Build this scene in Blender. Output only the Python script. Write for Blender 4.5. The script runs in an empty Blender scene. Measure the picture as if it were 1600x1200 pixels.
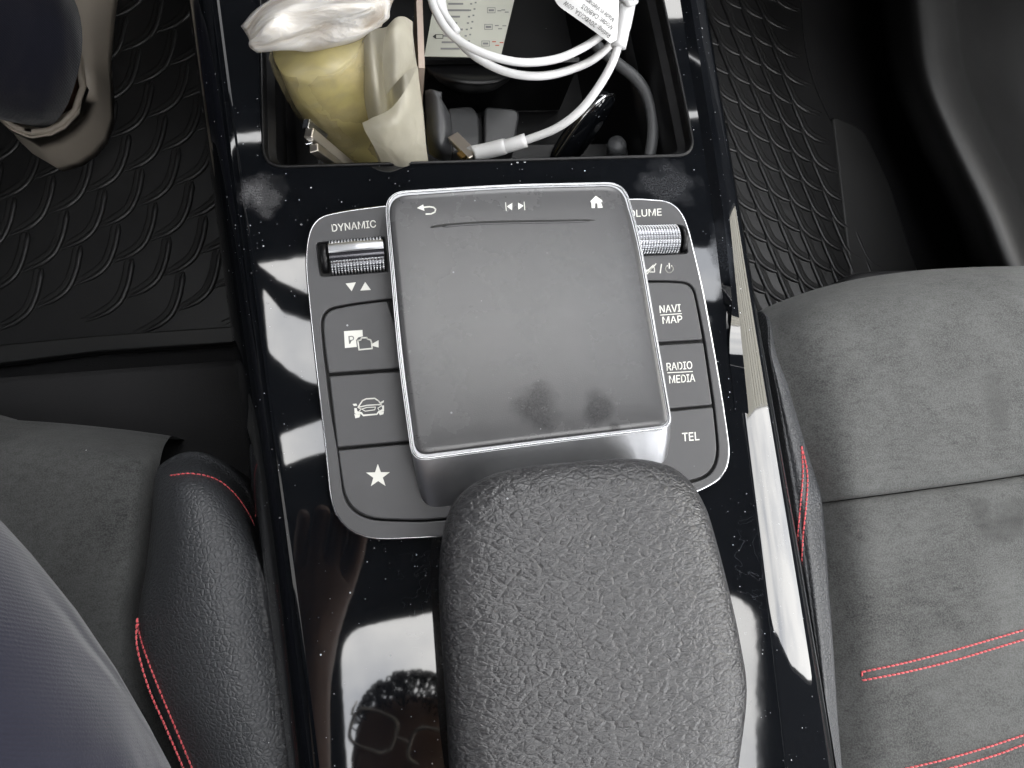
import bpy, bmesh, math, random
import numpy as np
from mathutils import Vector, Matrix
random.seed(7)
SC = bpy.context.scene
COL = SC.collection

# ------------------------------------------------------------------ camera
F_PX, CAM_H = 1210.0, 0.31
NX, NY, ROLL = 620.0, 785.0, math.radians(7.3)
zc = -np.array([NX - 800, -(NY - 600), -F_PX]); zc /= np.linalg.norm(zc)
yc = np.array([-math.sin(ROLL), math.cos(ROLL), 0.0])
yc[2] = -(yc[0] * zc[0] + yc[1] * zc[1]) / zc[2]; yc /= np.linalg.norm(yc)
xc = np.cross(yc, zc)
MR = np.array([xc, yc, zc])
cam_d = bpy.data.cameras.new('camera'); cam = bpy.data.objects.new('camera', cam_d); COL.objects.link(cam)
mw = Matrix(MR.tolist()).to_4x4(); mw.translation = (0, 0, CAM_H); cam.matrix_world = mw
cam_d.sensor_width = 36; cam_d.lens = F_PX / 1600 * 36; cam_d.clip_start = 0.01; cam_d.clip_end = 500
SC.camera = cam

# ------------------------------------------------------------------ world and exposure
w = bpy.data.worlds.new('World'); SC.world = w; w.use_nodes = True
wn = w.node_tree; wn.nodes.clear()
wo = wn.nodes.new('ShaderNodeOutputWorld'); bg = wn.nodes.new('ShaderNodeBackground')
tc = wn.nodes.new('ShaderNodeTexCoord'); nz = wn.nodes.new('ShaderNodeTexNoise'); cr = wn.nodes.new('ShaderNodeValToRGB')
nz.inputs['Scale'].default_value = 5; nz.inputs['Detail'].default_value = 6; nz.inputs['Roughness'].default_value = .55
cr.color_ramp.elements[0].position = .36; cr.color_ramp.elements[0].color = (.58, .60, .64, 1)
cr.color_ramp.elements[1].position = .6; cr.color_ramp.elements[1].color = (1, .99, .97, 1)
wn.links.new(tc.outputs['Generated'], nz.inputs['Vector']); wn.links.new(nz.outputs['Fac'], cr.inputs['Fac'])
wn.links.new(cr.outputs['Color'], bg.inputs['Color']); bg.inputs['Strength'].default_value = 1.0
wn.links.new(bg.outputs['Background'], wo.inputs['Surface'])
SC.view_settings.view_transform = 'Standard'; SC.view_settings.look = 'None'
SC.view_settings.gamma = 1; SC.view_settings.use_curve_mapping = False
SC.view_settings.exposure = 3.65
SC.render.engine = 'CYCLES'
SC.cycles.use_denoising = True
SC.cycles.max_bounces = 6; SC.cycles.diffuse_bounces = 3; SC.cycles.glossy_bounces = 4
SC.cycles.caustics_reflective = False; SC.cycles.caustics_refractive = False

# ------------------------------------------------------------------ maths helpers
def U(px, py, z=0.0):
    d = MR @ np.array([px - 800, -(py - 600), -F_PX])
    k = (z - CAM_H) / d[2]
    return Vector((d[0] * k, d[1] * k, z))

def cr_spline(pts, n):
    """Catmull-Rom through rows of floats, n samples per span"""
    P = np.array(pts, float)
    if n <= 1 or len(P) < 2: return P
    E = np.vstack([2 * P[0] - P[1], P, 2 * P[-1] - P[-2]])
    out = []
    for i in range(1, len(E) - 2):
        for k in range(n):
            t = k / n
            a, b, c, d = E[i - 1], E[i], E[i + 1], E[i + 2]
            out.append(.5 * ((2 * b) + (c - a) * t + (2 * a - 5 * b + 4 * c - d) * t * t + (3 * b - a - 3 * c + d) * t ** 3))
    out.append(P[-1])
    return np.array(out)

def round_poly(pts, seg=8):
    """pts: (x, y, r); rounds every corner with seg+1 points"""
    out = []
    n = len(pts)
    for i, (x, y, r) in enumerate(pts):
        p = np.array([x, y], float); a = np.array(pts[i - 1][:2], float); b = np.array(pts[(i + 1) % n][:2], float)
        la, lb = np.linalg.norm(a - p), np.linalg.norm(b - p)
        r1 = min(r, la * .49); r2 = min(r, lb * .49)
        s = p + (a - p) / la * r1; e = p + (b - p) / lb * r2
        for k in range(seg + 1):
            t = k / seg
            out.append((1 - t) ** 2 * s + 2 * t * (1 - t) * p + t * t * e)
    return np.array(out)

def smooth_loop(pts, n=6):
    P = np.array(pts, float); m = len(P)
    out = []
    for i in range(m):
        a, b, c, d = P[i - 1], P[i], P[(i + 1) % m], P[(i + 2) % m]
        for k in range(n):
            t = k / n
            out.append(.5 * ((2 * b) + (c - a) * t + (2 * a - 5 * b + 4 * c - d) * t * t + (3 * b - a - 3 * c + d) * t ** 3))
    return np.array(out)

def to_w(px_pts, z=0.0):
    return [U(p[0], p[1], p[2] if len(p) > 2 else z) for p in px_pts]

def inset(P, d):
    """offset a closed world outline (list of Vectors) inward by d"""
    n = len(P); A = sum(P[i].x * P[(i + 1) % n].y - P[(i + 1) % n].x * P[i].y for i in range(n))
    s = 1 if A > 0 else -1
    out = []
    for i in range(n):
        t = P[(i + 1) % n] - P[i - 1]; t.z = 0
        if t.length < 1e-9: out.append(P[i].copy()); continue
        t.normalize()
        out.append(P[i] + Vector((-t.y, t.x, 0)) * d * s)
    return out

# ------------------------------------------------------------------ object helpers
def link_mesh(name, me, mat, parent=None, smooth=True):
    o = bpy.data.objects.new(name, me); COL.objects.link(o)
    if mat is not None:
        me.materials.clear(); me.materials.append(mat)
    if smooth:
        me.polygons.foreach_set('use_smooth', [True] * len(me.polygons))
    if parent is not None: adopt(o, parent)
    return o

def adopt(o, parent):
    o.parent = parent
    L = parent.matrix_basis.translation
    g = parent.parent
    if parent.type == 'EMPTY': o.location = o.location - L

def thing(name, label, cat, loc, group=None):
    o = bpy.data.objects.new(name, None); COL.objects.link(o)
    o.location = loc; o.empty_display_size = .02
    tag(o, label, cat, group); return o

def tag(o, label=None, cat=None, group=None, kind=None):
    if label: o['label'] = label
    if cat: o['category'] = cat
    if group: o['group'] = group
    if kind: o['kind'] = kind
    return o

class MB:
    def __init__(s): s.v = []; s.f = []
    def grid(s, G, closed_u=False, closed_v=False):
        b = len(s.v); r, c = len(G), len(G[0])
        for row in G: s.v += [tuple(p) for p in row]
        for i in range(r if closed_v else r - 1):
            for j in range(c if closed_u else c - 1):
                i2, j2 = (i + 1) % r, (j + 1) % c
                s.f.append((b + i * c + j, b + i * c + j2, b + i2 * c + j2, b + i2 * c + j))
        return b
    def rings(s, R, cap0=True, cap1=True):
        b = s.grid(R, closed_u=True); n = len(R[0])
        if cap0: s.f.append(tuple(range(b + n - 1, b - 1, -1)))
        if cap1: s.f.append(tuple(range(b + (len(R) - 1) * n, b + len(R) * n)))
    def tube(s, path, r, seg=8, caps=True, flat=1.0):
        P = [Vector(p) for p in path]; n = len(P)
        rr = r if hasattr(r, '__len__') else [r] * n
        up = None; R = []
        for i in range(n):
            t = (P[min(i + 1, n - 1)] - P[max(i - 1, 0)]).normalized()
            if up is None:
                up = Vector((0, 0, 1)) if abs(t.z) < .9 else Vector((0, 1, 0))
            a = t.cross(up).normalized(); b = a.cross(t).normalized(); up = b
            R.append([P[i] + (a * math.cos(q) + b * math.sin(q) * flat) * rr[i] for q in [2 * math.pi * k / seg for k in range(seg)]])
        s.rings(R, caps, caps)
    def box(s, c, x, y, z):
        """box from centre and three half-axis vectors"""
        c = Vector(c); b = len(s.v)
        for k in (-1, 1):
            for (i, j) in ((-1, -1), (1, -1), (1, 1), (-1, 1)):
                s.v.append(tuple(c + Vector(x) * i + Vector(y) * j + Vector(z) * k))
        s.f += [tuple(b + q for q in f) for f in ((3, 2, 1, 0), (4, 5, 6, 7), (0, 1, 5, 4), (1, 2, 6, 5), (2, 3, 7, 6), (3, 0, 4, 7))]
    def build(s, name, mat, parent=None, smooth=True):
        me = bpy.data.meshes.new(name); me.from_pydata(s.v, [], s.f); me.validate()
        bm = bmesh.new(); bm.from_mesh(me); bmesh.ops.recalc_face_normals(bm, faces=bm.faces[:]); bm.to_mesh(me); bm.free()
        return link_mesh(name, me, mat, parent, smooth)

def mesh_from(o):
    dg = bpy.context.evaluated_depsgraph_get(); dg.update()
    return bpy.data.meshes.new_from_object(o.evaluated_get(dg), depsgraph=dg)

def plate_mesh(outlines, z0, z1, bevel=0.0, res=2):
    """flat plate with holes: outlines are world XY loops (Vectors); first outer, rest holes"""
    cu = bpy.data.curves.new('plate', 'CURVE'); cu.dimensions = '2D'; cu.fill_mode = 'BOTH'
    for L in outlines:
        sp = cu.splines.new('POLY'); sp.points.add(len(L) - 1); sp.use_cyclic_u = True
        for q, p in zip(sp.points, L): q.co = (p[0], p[1], 0, 1)
    cu.extrude = max((z1 - z0) / 2 - bevel, 1e-6); cu.bevel_depth = bevel; cu.bevel_resolution = res
    if bevel: cu.offset = -bevel
    o = bpy.data.objects.new('plate', cu); COL.objects.link(o); o.location.z = (z0 + z1) / 2
    me = mesh_from(o)
    me.transform(Matrix.Translation((0, 0, (z0 + z1) / 2)))
    bpy.data.objects.remove(o); bpy.data.curves.remove(cu)
    return me

def plate(name, outlines, z0, z1, mat, parent=None, bevel=0.0, res=2, tilt=None):
    """outlines: pixel loops traced at height z1"""
    me = plate_mesh([to_w(L, z1) for L in outlines], z0, z1, bevel, res)
    if tilt:
        for v in me.vertices: v.co.z += tilt(v.co)
    return link_mesh(name, me, mat, parent, smooth=False)

def patch(name, rows, mat, parent=None, nu=6, nv=6, thick=0.0, world=False, z=None, fn=None):
    """smooth sheet through rows of (px, py, z)"""
    W = [[(p if world else U(*p)) for p in r] for r in rows]
    A = np.array([[tuple(p) for p in r] for r in W])
    A = np.array([cr_spline(r, nu) for r in A])
    A = np.array([cr_spline(A[:, j], nv) for j in range(A.shape[1])]).transpose(1, 0, 2)
    if fn is not None: A = fn(A)
    m = MB(); m.grid(A.tolist())
    me = bpy.data.meshes.new(name); me.from_pydata(m.v, [], m.f)
    me.update()
    if np.mean([p.normal.z for p in me.polygons]) < 0: me.flip_normals()
    o = link_mesh(name, me, mat, parent)
    if thick:
        md = o.modifiers.new('thickness', 'SOLIDIFY'); md.thickness = thick; md.offset = -1
    return o

def tube_px(name, pts, r, mat, parent=None, n=6, seg=10, flat=1.0):
    P = cr_spline([tuple(U(*p)) for p in pts], n)
    m = MB(); m.tube(P, r, seg, flat=flat); return m.build(name, mat, parent)

def dome(name, loop_w, prof, mat, parent=None, centre=None, zfn=None, fill=True):
    """loop_w: world loop; prof: list of (scale, dz)"""
    c = centre or sum(loop_w, Vector()) / len(loop_w)
    R = []
    for s, dz in prof:
        ring = []
        for p in loop_w:
            q = c + (p - c) * s; q.z = p.z + dz
            if zfn: q.z += zfn(q)
            ring.append(q)
        R.append(ring)
    m = MB(); m.rings(R, True, True); return m.build(name, mat, parent)

import os
try:
    FONT = bpy.data.fonts.load(os.path.join(bpy.utils.system_resource('DATAFILES'), 'fonts', 'Inter.woff2'))
except Exception:
    FONT = None
def text_px(name, s, p0, p1, cap, z, mat, parent, bold=.012, shear=0.0, thick=.0001):
    """lettering whose baseline runs from pixel p0 to p1 on the plane z, capital height cap pixels"""
    cu = bpy.data.curves.new('t', 'FONT'); cu.body = s; cu.size = 1; cu.offset = bold; cu.shear = shear
    if FONT:
        cu.font = FONT; cu.offset = .007 if bold > .005 else 0
    o = bpy.data.objects.new('t', cu); COL.objects.link(o); me = mesh_from(o)
    bpy.data.objects.remove(o); bpy.data.curves.remove(cu)
    xs = [v.co.x for v in me.vertices]; x0, x1 = min(xs), max(xs)
    cu2 = max(v.co.y for v in me.vertices)
    e = np.array([p1[0] - p0[0], p1[1] - p0[1]], float); L = np.linalg.norm(e); e /= L
    n = np.array([e[1], -e[0]])
    zf = z if callable(z) else (lambda x, y: z)
    for v in me.vertices:
        q = np.array(p0) + e * ((v.co.x - x0) / (x1 - x0) * L) + n * (v.co.y / cu2 * cap)
        v.co = U(q[0], q[1], zf(q[0], q[1]))
    fix_up(me)
    return link_mesh(name, me, mat, parent, smooth=False)

def fix_up(me):
    me.update()
    if len(me.polygons) and sum(p.normal.z * p.area for p in me.polygons) < 0: me.flip_normals()

def flats(name, polys, z, mat, parent):
    """flat printed shapes: pixel polygons on plane z"""
    bm = bmesh.new(); zf = z if callable(z) else (lambda x, y: z)
    for P in polys:
        vs = [bm.verts.new(U(x, y, zf(x, y))) for x, y in P]
        f = bm.faces.new(vs); f.normal_update()
        if f.normal.z < 0: f.normal_flip()
    bmesh.ops.triangulate(bm, faces=bm.faces[:])
    me = bpy.data.meshes.new(name); bm.to_mesh(me); bm.free()
    return link_mesh(name, me, mat, parent, smooth=False)

def stroke(pts, wd, closed=False):
    """thin polygons along a pixel polyline"""
    out = []
    P = [np.array(p, float) for p in pts]
    if closed: P = P + [P[0]]
    for a, b in zip(P[:-1], P[1:]):
        t = (b - a) / max(np.linalg.norm(b - a), 1e-6); n = np.array([-t[1], t[0]]) * wd / 2; t = t * wd * .35
        out.append([tuple(a - t + n), tuple(b + t + n), tuple(b + t - n), tuple(a - t - n)])
    return out

# ------------------------------------------------------------------ materials
def nodes(m): return m.node_tree.nodes, m.node_tree.links
def mat(name, col, rough=.5, metal=0.0, spec=.5, coat=0.0, sheen=0.0, trans=0.0, sub=0.0):
    m = bpy.data.materials.new(name); m.use_nodes = True
    b = m.node_tree.nodes['Principled BSDF']
    b.inputs['Base Color'].default_value = (*col, 1); b.inputs['Roughness'].default_value = rough
    b.inputs['Metallic'].default_value = metal; b.inputs['Specular IOR Level'].default_value = spec
    b.inputs['Coat Weight'].default_value = coat; b.inputs['Sheen Weight'].default_value = sheen
    b.inputs['Transmission Weight'].default_value = trans
    if sub:
        b.inputs['Subsurface Weight'].default_value = sub; b.inputs['Subsurface Radius'].default_value = (.006, .005, .003)
    return m
def N(m, t, **kw):
    n = m.node_tree.nodes.new(t)
    for k, v in kw.items():
        if k in n.inputs: n.inputs[k].default_value = v
        else: setattr(n, k, v)
    return n
def bsdf(m): return m.node_tree.nodes['Principled BSDF']
def lk(m, a, b): m.node_tree.links.new(a, b)
def coords(m, scale=(1, 1, 1), rot=(0, 0, 0)):
    t = N(m, 'ShaderNodeTexCoord'); mp = N(m, 'ShaderNodeMapping'); mp.inputs['Scale'].default_value = scale; mp.inputs['Rotation'].default_value = rot
    lk(m, t.outputs['Object'], mp.inputs['Vector']); return mp.outputs['Vector']
def ramp(m, fac, stops):
    r = N(m, 'ShaderNodeValToRGB'); e = r.color_ramp.elements
    while len(e) < len(stops): e.new(.5)
    for q, (p, c) in zip(e, stops):
        q.position = p; q.color = (*c, 1) if hasattr(c, '__len__') else (c, c, c, 1)
    lk(m, fac, r.inputs['Fac']); return r.outputs['Color']
def math_(m, op, a, b=None, clamp=False):
    n = N(m, 'ShaderNodeMath'); n.operation = op; n.use_clamp = clamp
    for i, v in enumerate((a, b)):
        if v is None: continue
        if isinstance(v, (int, float)): n.inputs[i].default_value = v
        else: lk(m, v, n.inputs[i])
    return n.outputs[0]
def mixc(m, fac, a, b):
    n = N(m, 'ShaderNodeMix'); n.data_type = 'RGBA'
    for sock, v in ((n.inputs[0], fac), (n.inputs[6], a), (n.inputs[7], b)):
        if isinstance(v, (int, float)): sock.default_value = v
        elif isinstance(v, tuple): sock.default_value = (*v, 1)
        else: lk(m, v, sock)
    return n.outputs[2]
def bump(m, h, strength, dist):
    b = N(m, 'ShaderNodeBump'); b.inputs['Strength'].default_value = strength; b.inputs['Distance'].default_value = dist
    lk(m, h, b.inputs['Height']); lk(m, b.outputs['Normal'], bsdf(m).inputs['Normal']); return b

def dust(m, base, amount=.06, scale=260, size=.16, col=(.40, .41, .43), vec=None):
    """random pale specks lying on a surface"""
    vec = vec or coords(m)
    v = N(m, 'ShaderNodeTexVoronoi', Scale=scale); lk(m, vec, v.inputs['Vector'])
    sep = N(m, 'ShaderNodeSeparateColor'); lk(m, v.outputs['Color'], sep.inputs['Color'])
    nz = N(m, 'ShaderNodeTexNoise', Scale=22.0, Detail=2.0); lk(m, vec, nz.inputs['Vector'])
    thr = math_(m, 'MULTIPLY', math_(m, 'POWER', nz.outputs['Fac'], 3.0), amount * 8)
    pick = math_(m, 'LESS_THAN', sep.outputs[0], thr)
    rad = math_(m, 'MULTIPLY', math_(m, 'POWER', sep.outputs[1], 3.0), size)
    rad = math_(m, 'ADD', rad, size * .25)
    near = math_(m, 'LESS_THAN', v.outputs['Distance'], rad)
    k = math_(m, 'MULTIPLY', pick, near)
    k = math_(m, 'MULTIPLY', k, math_(m, 'ADD', math_(m, 'MULTIPLY', sep.outputs[2], .8), .2))
    return k, mixc(m, k, base, col)

M = {}
# piano black trim: dust, hairline scratches, dull rubbed smudges, a painted cloth-like reflection
m = mat('gloss_black', (.003, .0035, .0045), .025, spec=.62); M['gloss'] = m
vec = coords(m)
k1, c1 = dust(m, (.003, .0035, .0045), .13, 380, .15, vec=vec)
k2, c2 = dust(m, c1, .10, 950, .2, (.3, .32, .35), vec=vec)
w1 = N(m, 'ShaderNodeTexNoise', Scale=55.0, Detail=3.0, Distortion=1.5); lk(m, vec, w1.inputs['Vector'])
w2 = N(m, 'ShaderNodeTexNoise', Scale=9.0, Detail=2.0); lk(m, vec, w2.inputs['Vector'])
ln = math_(m, 'LESS_THAN', math_(m, 'ABSOLUTE', math_(m, 'SUBTRACT', w1.outputs['Fac'], .5)), .0018)
ln = math_(m, 'MULTIPLY', ln, math_(m, 'GREATER_THAN', w2.outputs['Fac'], .64))
c3 = mixc(m, math_(m, 'MULTIPLY', ln, .12), c2, (.20, .21, .24))
# film of dust, patchy
w3 = N(m, 'ShaderNodeTexNoise', Scale=16.0, Detail=6.0, Roughness=.7); lk(m, vec, w3.inputs['Vector'])
film = math_(m, 'MULTIPLY', math_(m, 'SUBTRACT', w3.outputs['Fac'], .5, True), .025)
c4 = mixc(m, film, c3, (.22, .25, .30))
SM = []
def smudge_reflection(m, vec, col_in, px, rad, strength, col, z=0.0, stretch=(1, 1)):
    c = U(px[0], px[1], z)
    vm = N(m, 'ShaderNodeVectorMath'); vm.operation = 'SUBTRACT'; lk(m, vec, vm.inputs[0]); vm.inputs[1].default_value = c
    vs = N(m, 'ShaderNodeVectorMath'); vs.operation = 'MULTIPLY'; lk(m, vm.outputs[0], vs.inputs[0]); vs.inputs[1].default_value = (stretch[0], stretch[1], 0)
    le = N(m, 'ShaderNodeVectorMath'); le.operation = 'LENGTH'; lk(m, vs.outputs[0], le.inputs[0])
    nz = N(m, 'ShaderNodeTexNoise', Scale=1500.0, Detail=3.0); lk(m, vec, nz.inputs['Vector'])
    nb = N(m, 'ShaderNodeTexNoise', Scale=120.0, Detail=2.0); lk(m, vec, nb.inputs['Vector'])
    d = math_(m, 'ADD', math_(m, 'DIVIDE', le.outputs['Value'], rad), math_(m, 'MULTIPLY', math_(m, 'SUBTRACT', nb.outputs['Fac'], .5), 1.5))
    f = N(m, 'ShaderNodeMapRange'); f.inputs['From Min'].default_value = 1.1; f.inputs['From Max'].default_value = .5
    lk(m, d, f.inputs['Value'])
    g = math_(m, 'MULTIPLY', f.outputs[0], math_(m, 'ADD', math_(m, 'MULTIPLY', nz.outputs['Fac'], 1.2), -.05, False), True)
    g = math_(m, 'MULTIPLY', g, strength)
    SM.append(g)
    return mixc(m, g, col_in, col)
c5 = smudge_reflection(m, vec, c4, (412, 306), .0085, .5, (.10, .10, .105))
c5 = smudge_reflection(m, vec, c5, (392, 304), .006, .6, (.06, .06, .065))
c5 = smudge_reflection(m, vec, c5, (1042, 287), .014, .35, (.075, .078, .085), stretch=(1, 1.2))  # grey patch painted in for a cloth-like reflection
c5 = smudge_reflection(m, vec, c5, (1128, 395), .010, .4, (.05, .055, .065), stretch=(1.6, .7))
lk(m, c5, bsdf(m).inputs['Base Color'])
rg = math_(m, 'ADD', math_(m, 'MULTIPLY', math_(m, 'ADD', k1, k2), .5), .03)
for g in SM: rg = math_(m, 'ADD', rg, math_(m, 'MULTIPLY', g, .5))
lk(m, rg, bsdf(m).inputs['Roughness'])
wv = N(m, 'ShaderNodeTexNoise', Scale=70.0, Detail=2.0); lk(m, vec, wv.inputs['Vector'])
bump(m, wv.outputs['Fac'], .03, .0004)

def plastic(name, col, rough, bscale=2600, bstr=.15, du=0.0, spec=.5):
    m = mat(name, col, rough, spec=spec); vec = coords(m)
    n = N(m, 'ShaderNodeTexNoise', Scale=float(bscale), Detail=2.0); lk(m, vec, n.inputs['Vector'])
    bump(m, n.outputs['Fac'], bstr, .0002)
    n2 = N(m, 'ShaderNodeTexNoise', Scale=40.0, Detail=5.0, Roughness=.65); lk(m, vec, n2.inputs['Vector'])
    c = mixc(m, n2.outputs['Fac'], tuple(x * .82 for x in col), tuple(min(1, x * 1.18) for x in col))
    if du:
        k, c = dust(m, c, du, 420, .16, vec=vec)
    lk(m, c, bsdf(m).inputs['Base Color'])
    r = math_(m, 'ADD', math_(m, 'MULTIPLY', math_(m, 'SUBTRACT', n2.outputs['Fac'], .5), .12), rough)
    lk(m, r, bsdf(m).inputs['Roughness'])
    return m
M['button'] = plastic('button_plastic', (.045, .045, .048), .48, du=.006)
M['dark_gap'] = mat('gap_black', (.004, .004, .004), .7)
M['bin_plastic'] = plastic('bin_plastic', (.004, .004, .0045), .36, du=.01, spec=.3)
M['grey_plastic'] = plastic('socket_plastic', (.035, .036, .038), .42)
M['side_plastic'] = plastic('side_plastic', (.012, .012, .013), .5)
m = plastic('pad_plastic', (.045, .045, .047), .27, du=.012); M['pad'] = m
vec = coords(m)
src = bsdf(m).inputs['Base Color'].links[0].from_socket
SM.clear()
c = smudge_reflection(m, vec, src, (836, 634), .0095, .95, (.006, .006, .007), .016)
c = smudge_reflection(m, vec, c, (936, 640), .0075, .95, (.006, .006, .007), .016)
c = smudge_reflection(m, vec, c, (958, 668), .0030, 1.0, (.003, .003, .003), .016)
sv_ = .5
for g in SM: sv_ = math_(m, 'SUBTRACT', sv_, math_(m, 'MULTIPLY', g, .34), True)
lk(m, sv_, bsdf(m).inputs['Specular IOR Level'])
lk(m, c, bsdf(m).inputs['Base Color'])
M['chrome'] = mat('chrome', (.58, .59, .61), .16, 1.0)
M['roller'] = mat('roller_metal', (.50, .51, .53), .32, 1.0)
M['rim_metal'] = mat('rim_metal', (.40, .41, .42), .24, 1.0)
M['shaded_metal'] = mat('shaded_metal', (.10, .10, .11), .25, 1.0)  # darker copy of the roller metal: dark reflection and shade in its recesses
M['satin'] = plastic('satin_metal', (.36, .365, .38), .34, du=.02); bsdf(M['satin']).inputs['Metallic'].default_value = .9
M['steel'] = mat('steel', (.66, .61, .54), .36, 1.0)
M['print'] = mat('print_white', (.60, .60, .56), .55)
M['ink'] = mat('ink_black', (.02, .02, .02), .6)
M['ink_grey'] = mat('ink_grey', (.16, .16, .16), .6)
M['ink_red'] = mat('ink_red', (.35, .07, .05), .6)

def leather(name, col, sx, sy, depth, rough=.42, rot=0.0, fine=.3):
    m = mat(name, col, rough); vec = coords(m, (sx, sy, sx), (0, 0, rot))
    dn = N(m, 'ShaderNodeTexNoise', Scale=.45, Detail=2.0); lk(m, vec, dn.inputs['Vector'])
    add = N(m, 'ShaderNodeMixRGB'); add.blend_type = 'ADD'; add.inputs['Fac'].default_value = .35
    lk(m, vec, add.inputs[1]); lk(m, dn.outputs['Color'], add.inputs[2])
    hs = []
    for sc_, wgt in ((.85, 1.0), (1.9, .25), (3.6, .1)):
        v = N(m, 'ShaderNodeTexVoronoi', Scale=sc_); v.feature = 'DISTANCE_TO_EDGE'; lk(m, add.outputs[0], v.inputs['Vector'])
        h = math_(m, 'POWER', math_(m, 'MINIMUM', math_(m, 'MULTIPLY', v.outputs['Distance'], 3.6), 1.0), .8)
        hs.append(math_(m, 'MULTIPLY', h, wgt))
    h = math_(m, 'ADD', math_(m, 'ADD', hs[0], hs[1]), hs[2])
    n = N(m, 'ShaderNodeTexNoise', Scale=7.0, Detail=3.0); lk(m, vec, n.inputs['Vector'])
    h = math_(m, 'ADD', h, math_(m, 'MULTIPLY', n.outputs['Fac'], fine))
    bump(m, h, 1.0, depth)
    nb = N(m, 'ShaderNodeTexNoise', Scale=30.0, Detail=4.0); lk(m, coords(m), nb.inputs['Vector'])
    c = mixc(m, nb.outputs['Fac'], tuple(x * .85 for x in col), tuple(x * 1.15 for x in col))
    k, c = dust(m, c, .006, 300, .12)
    lk(m, c, bsdf(m).inputs['Base Color'])
    return m
m = mat('armrest_leather', (.05, .05, .053), .33); M['armrest'] = m
hs = []
for ang, sc_, dist_, dsc in ((1.02, 62.0, 5.0, 1.1), (2.02, 66.0, 5.0, 1.2), (1.60, 40.0, 7.0, 1.6), (.35, 44.0, 6.0, 1.4)):
    wv = N(m, 'ShaderNodeTexWave', Scale=sc_, Distortion=dist_, Detail=3.0); wv.inputs['Detail Scale'].default_value = dsc; wv.inputs['Detail Roughness'].default_value = .55
    lk(m, coords(m, (1, 1, 1), (0, 0, -ang)), wv.inputs['Vector'])
    g = N(m, 'ShaderNodeMapRange'); g.interpolation_type = 'SMOOTHSTEP'; g.inputs['From Max'].default_value = .30; lk(m, wv.outputs['Fac'], g.inputs['Value'])
    hs.append(g.outputs[0])
mn = math_(m, 'MINIMUM', hs[0], hs[1])
mn = math_(m, 'MINIMUM', mn, math_(m, 'ADD', math_(m, 'MULTIPLY', hs[2], .6), .4))
mn = math_(m, 'MINIMUM', mn, math_(m, 'ADD', math_(m, 'MULTIPLY', hs[3], .5), .5))
lv = coords(m, (200, 370, 200), (0, 0, -.10))
wn_ = N(m, 'ShaderNodeTexNoise', Scale=.5, Detail=1.5); lk(m, lv, wn_.inputs['Vector'])
ad_ = N(m, 'ShaderNodeMixRGB'); ad_.blend_type = 'ADD'; ad_.inputs['Fac'].default_value = .30; lk(m, lv, ad_.inputs[1]); lk(m, wn_.outputs['Color'], ad_.inputs[2])
vs_ = []
for q_, gain in ((.9, 5.0), (1.8, 5.0)):
    v_ = N(m, 'ShaderNodeTexVoronoi', Scale=q_); v_.feature = 'DISTANCE_TO_EDGE'; lk(m, ad_.outputs[0], v_.inputs['Vector'])
    vs_.append(math_(m, 'POWER', math_(m, 'MINIMUM', math_(m, 'MULTIPLY', v_.outputs['Distance'], gain), 1.0), .8))
mn = math_(m, 'ADD', math_(m, 'MULTIPLY', mn, .25), math_(m, 'ADD', math_(m, 'MULTIPLY', vs_[0], .55), math_(m, 'MULTIPLY', vs_[1], .30)))
vec = coords(m, (700, 900, 700))
v = N(m, 'ShaderNodeTexVoronoi', Scale=1.0); v.feature = 'DISTANCE_TO_EDGE'; lk(m, vec, v.inputs['Vector'])
n = N(m, 'ShaderNodeTexNoise', Scale=1600.0, Detail=2.0); lk(m, coords(m), n.inputs['Vector'])
h = math_(m, 'ADD', mn, math_(m, 'MULTIPLY', math_(m, 'MINIMUM', math_(m, 'MULTIPLY', v.outputs['Distance'], 5.0), 1.0), .12))
h = math_(m, 'ADD', h, math_(m, 'MULTIPLY', n.outputs['Fac'], .15))
bump(m, h, 1.0, .00042)
nb = N(m, 'ShaderNodeTexNoise', Scale=30.0, Detail=4.0); lk(m, coords(m), nb.inputs['Vector'])
c = mixc(m, nb.outputs['Fac'], (.019, .019, .021), (.027, .027, .029))
cm_ = math_(m, 'SUBTRACT', 1.0, math_(m, 'MULTIPLY', vs_[0], math_(m, 'ADD', math_(m, 'MULTIPLY', vs_[1], .4), .6)))
c = mixc(m, math_(m, 'MULTIPLY', cm_, .75), c, (.048, .048, .050))
k, c = dust(m, c, .012, 300, .10)
lk(m, c, bsdf(m).inputs['Base Color'])
M['bolster'] = leather('seat_leather', (.042, .044, .048), 540, 580, .00024, .44, fine=.15)

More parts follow.
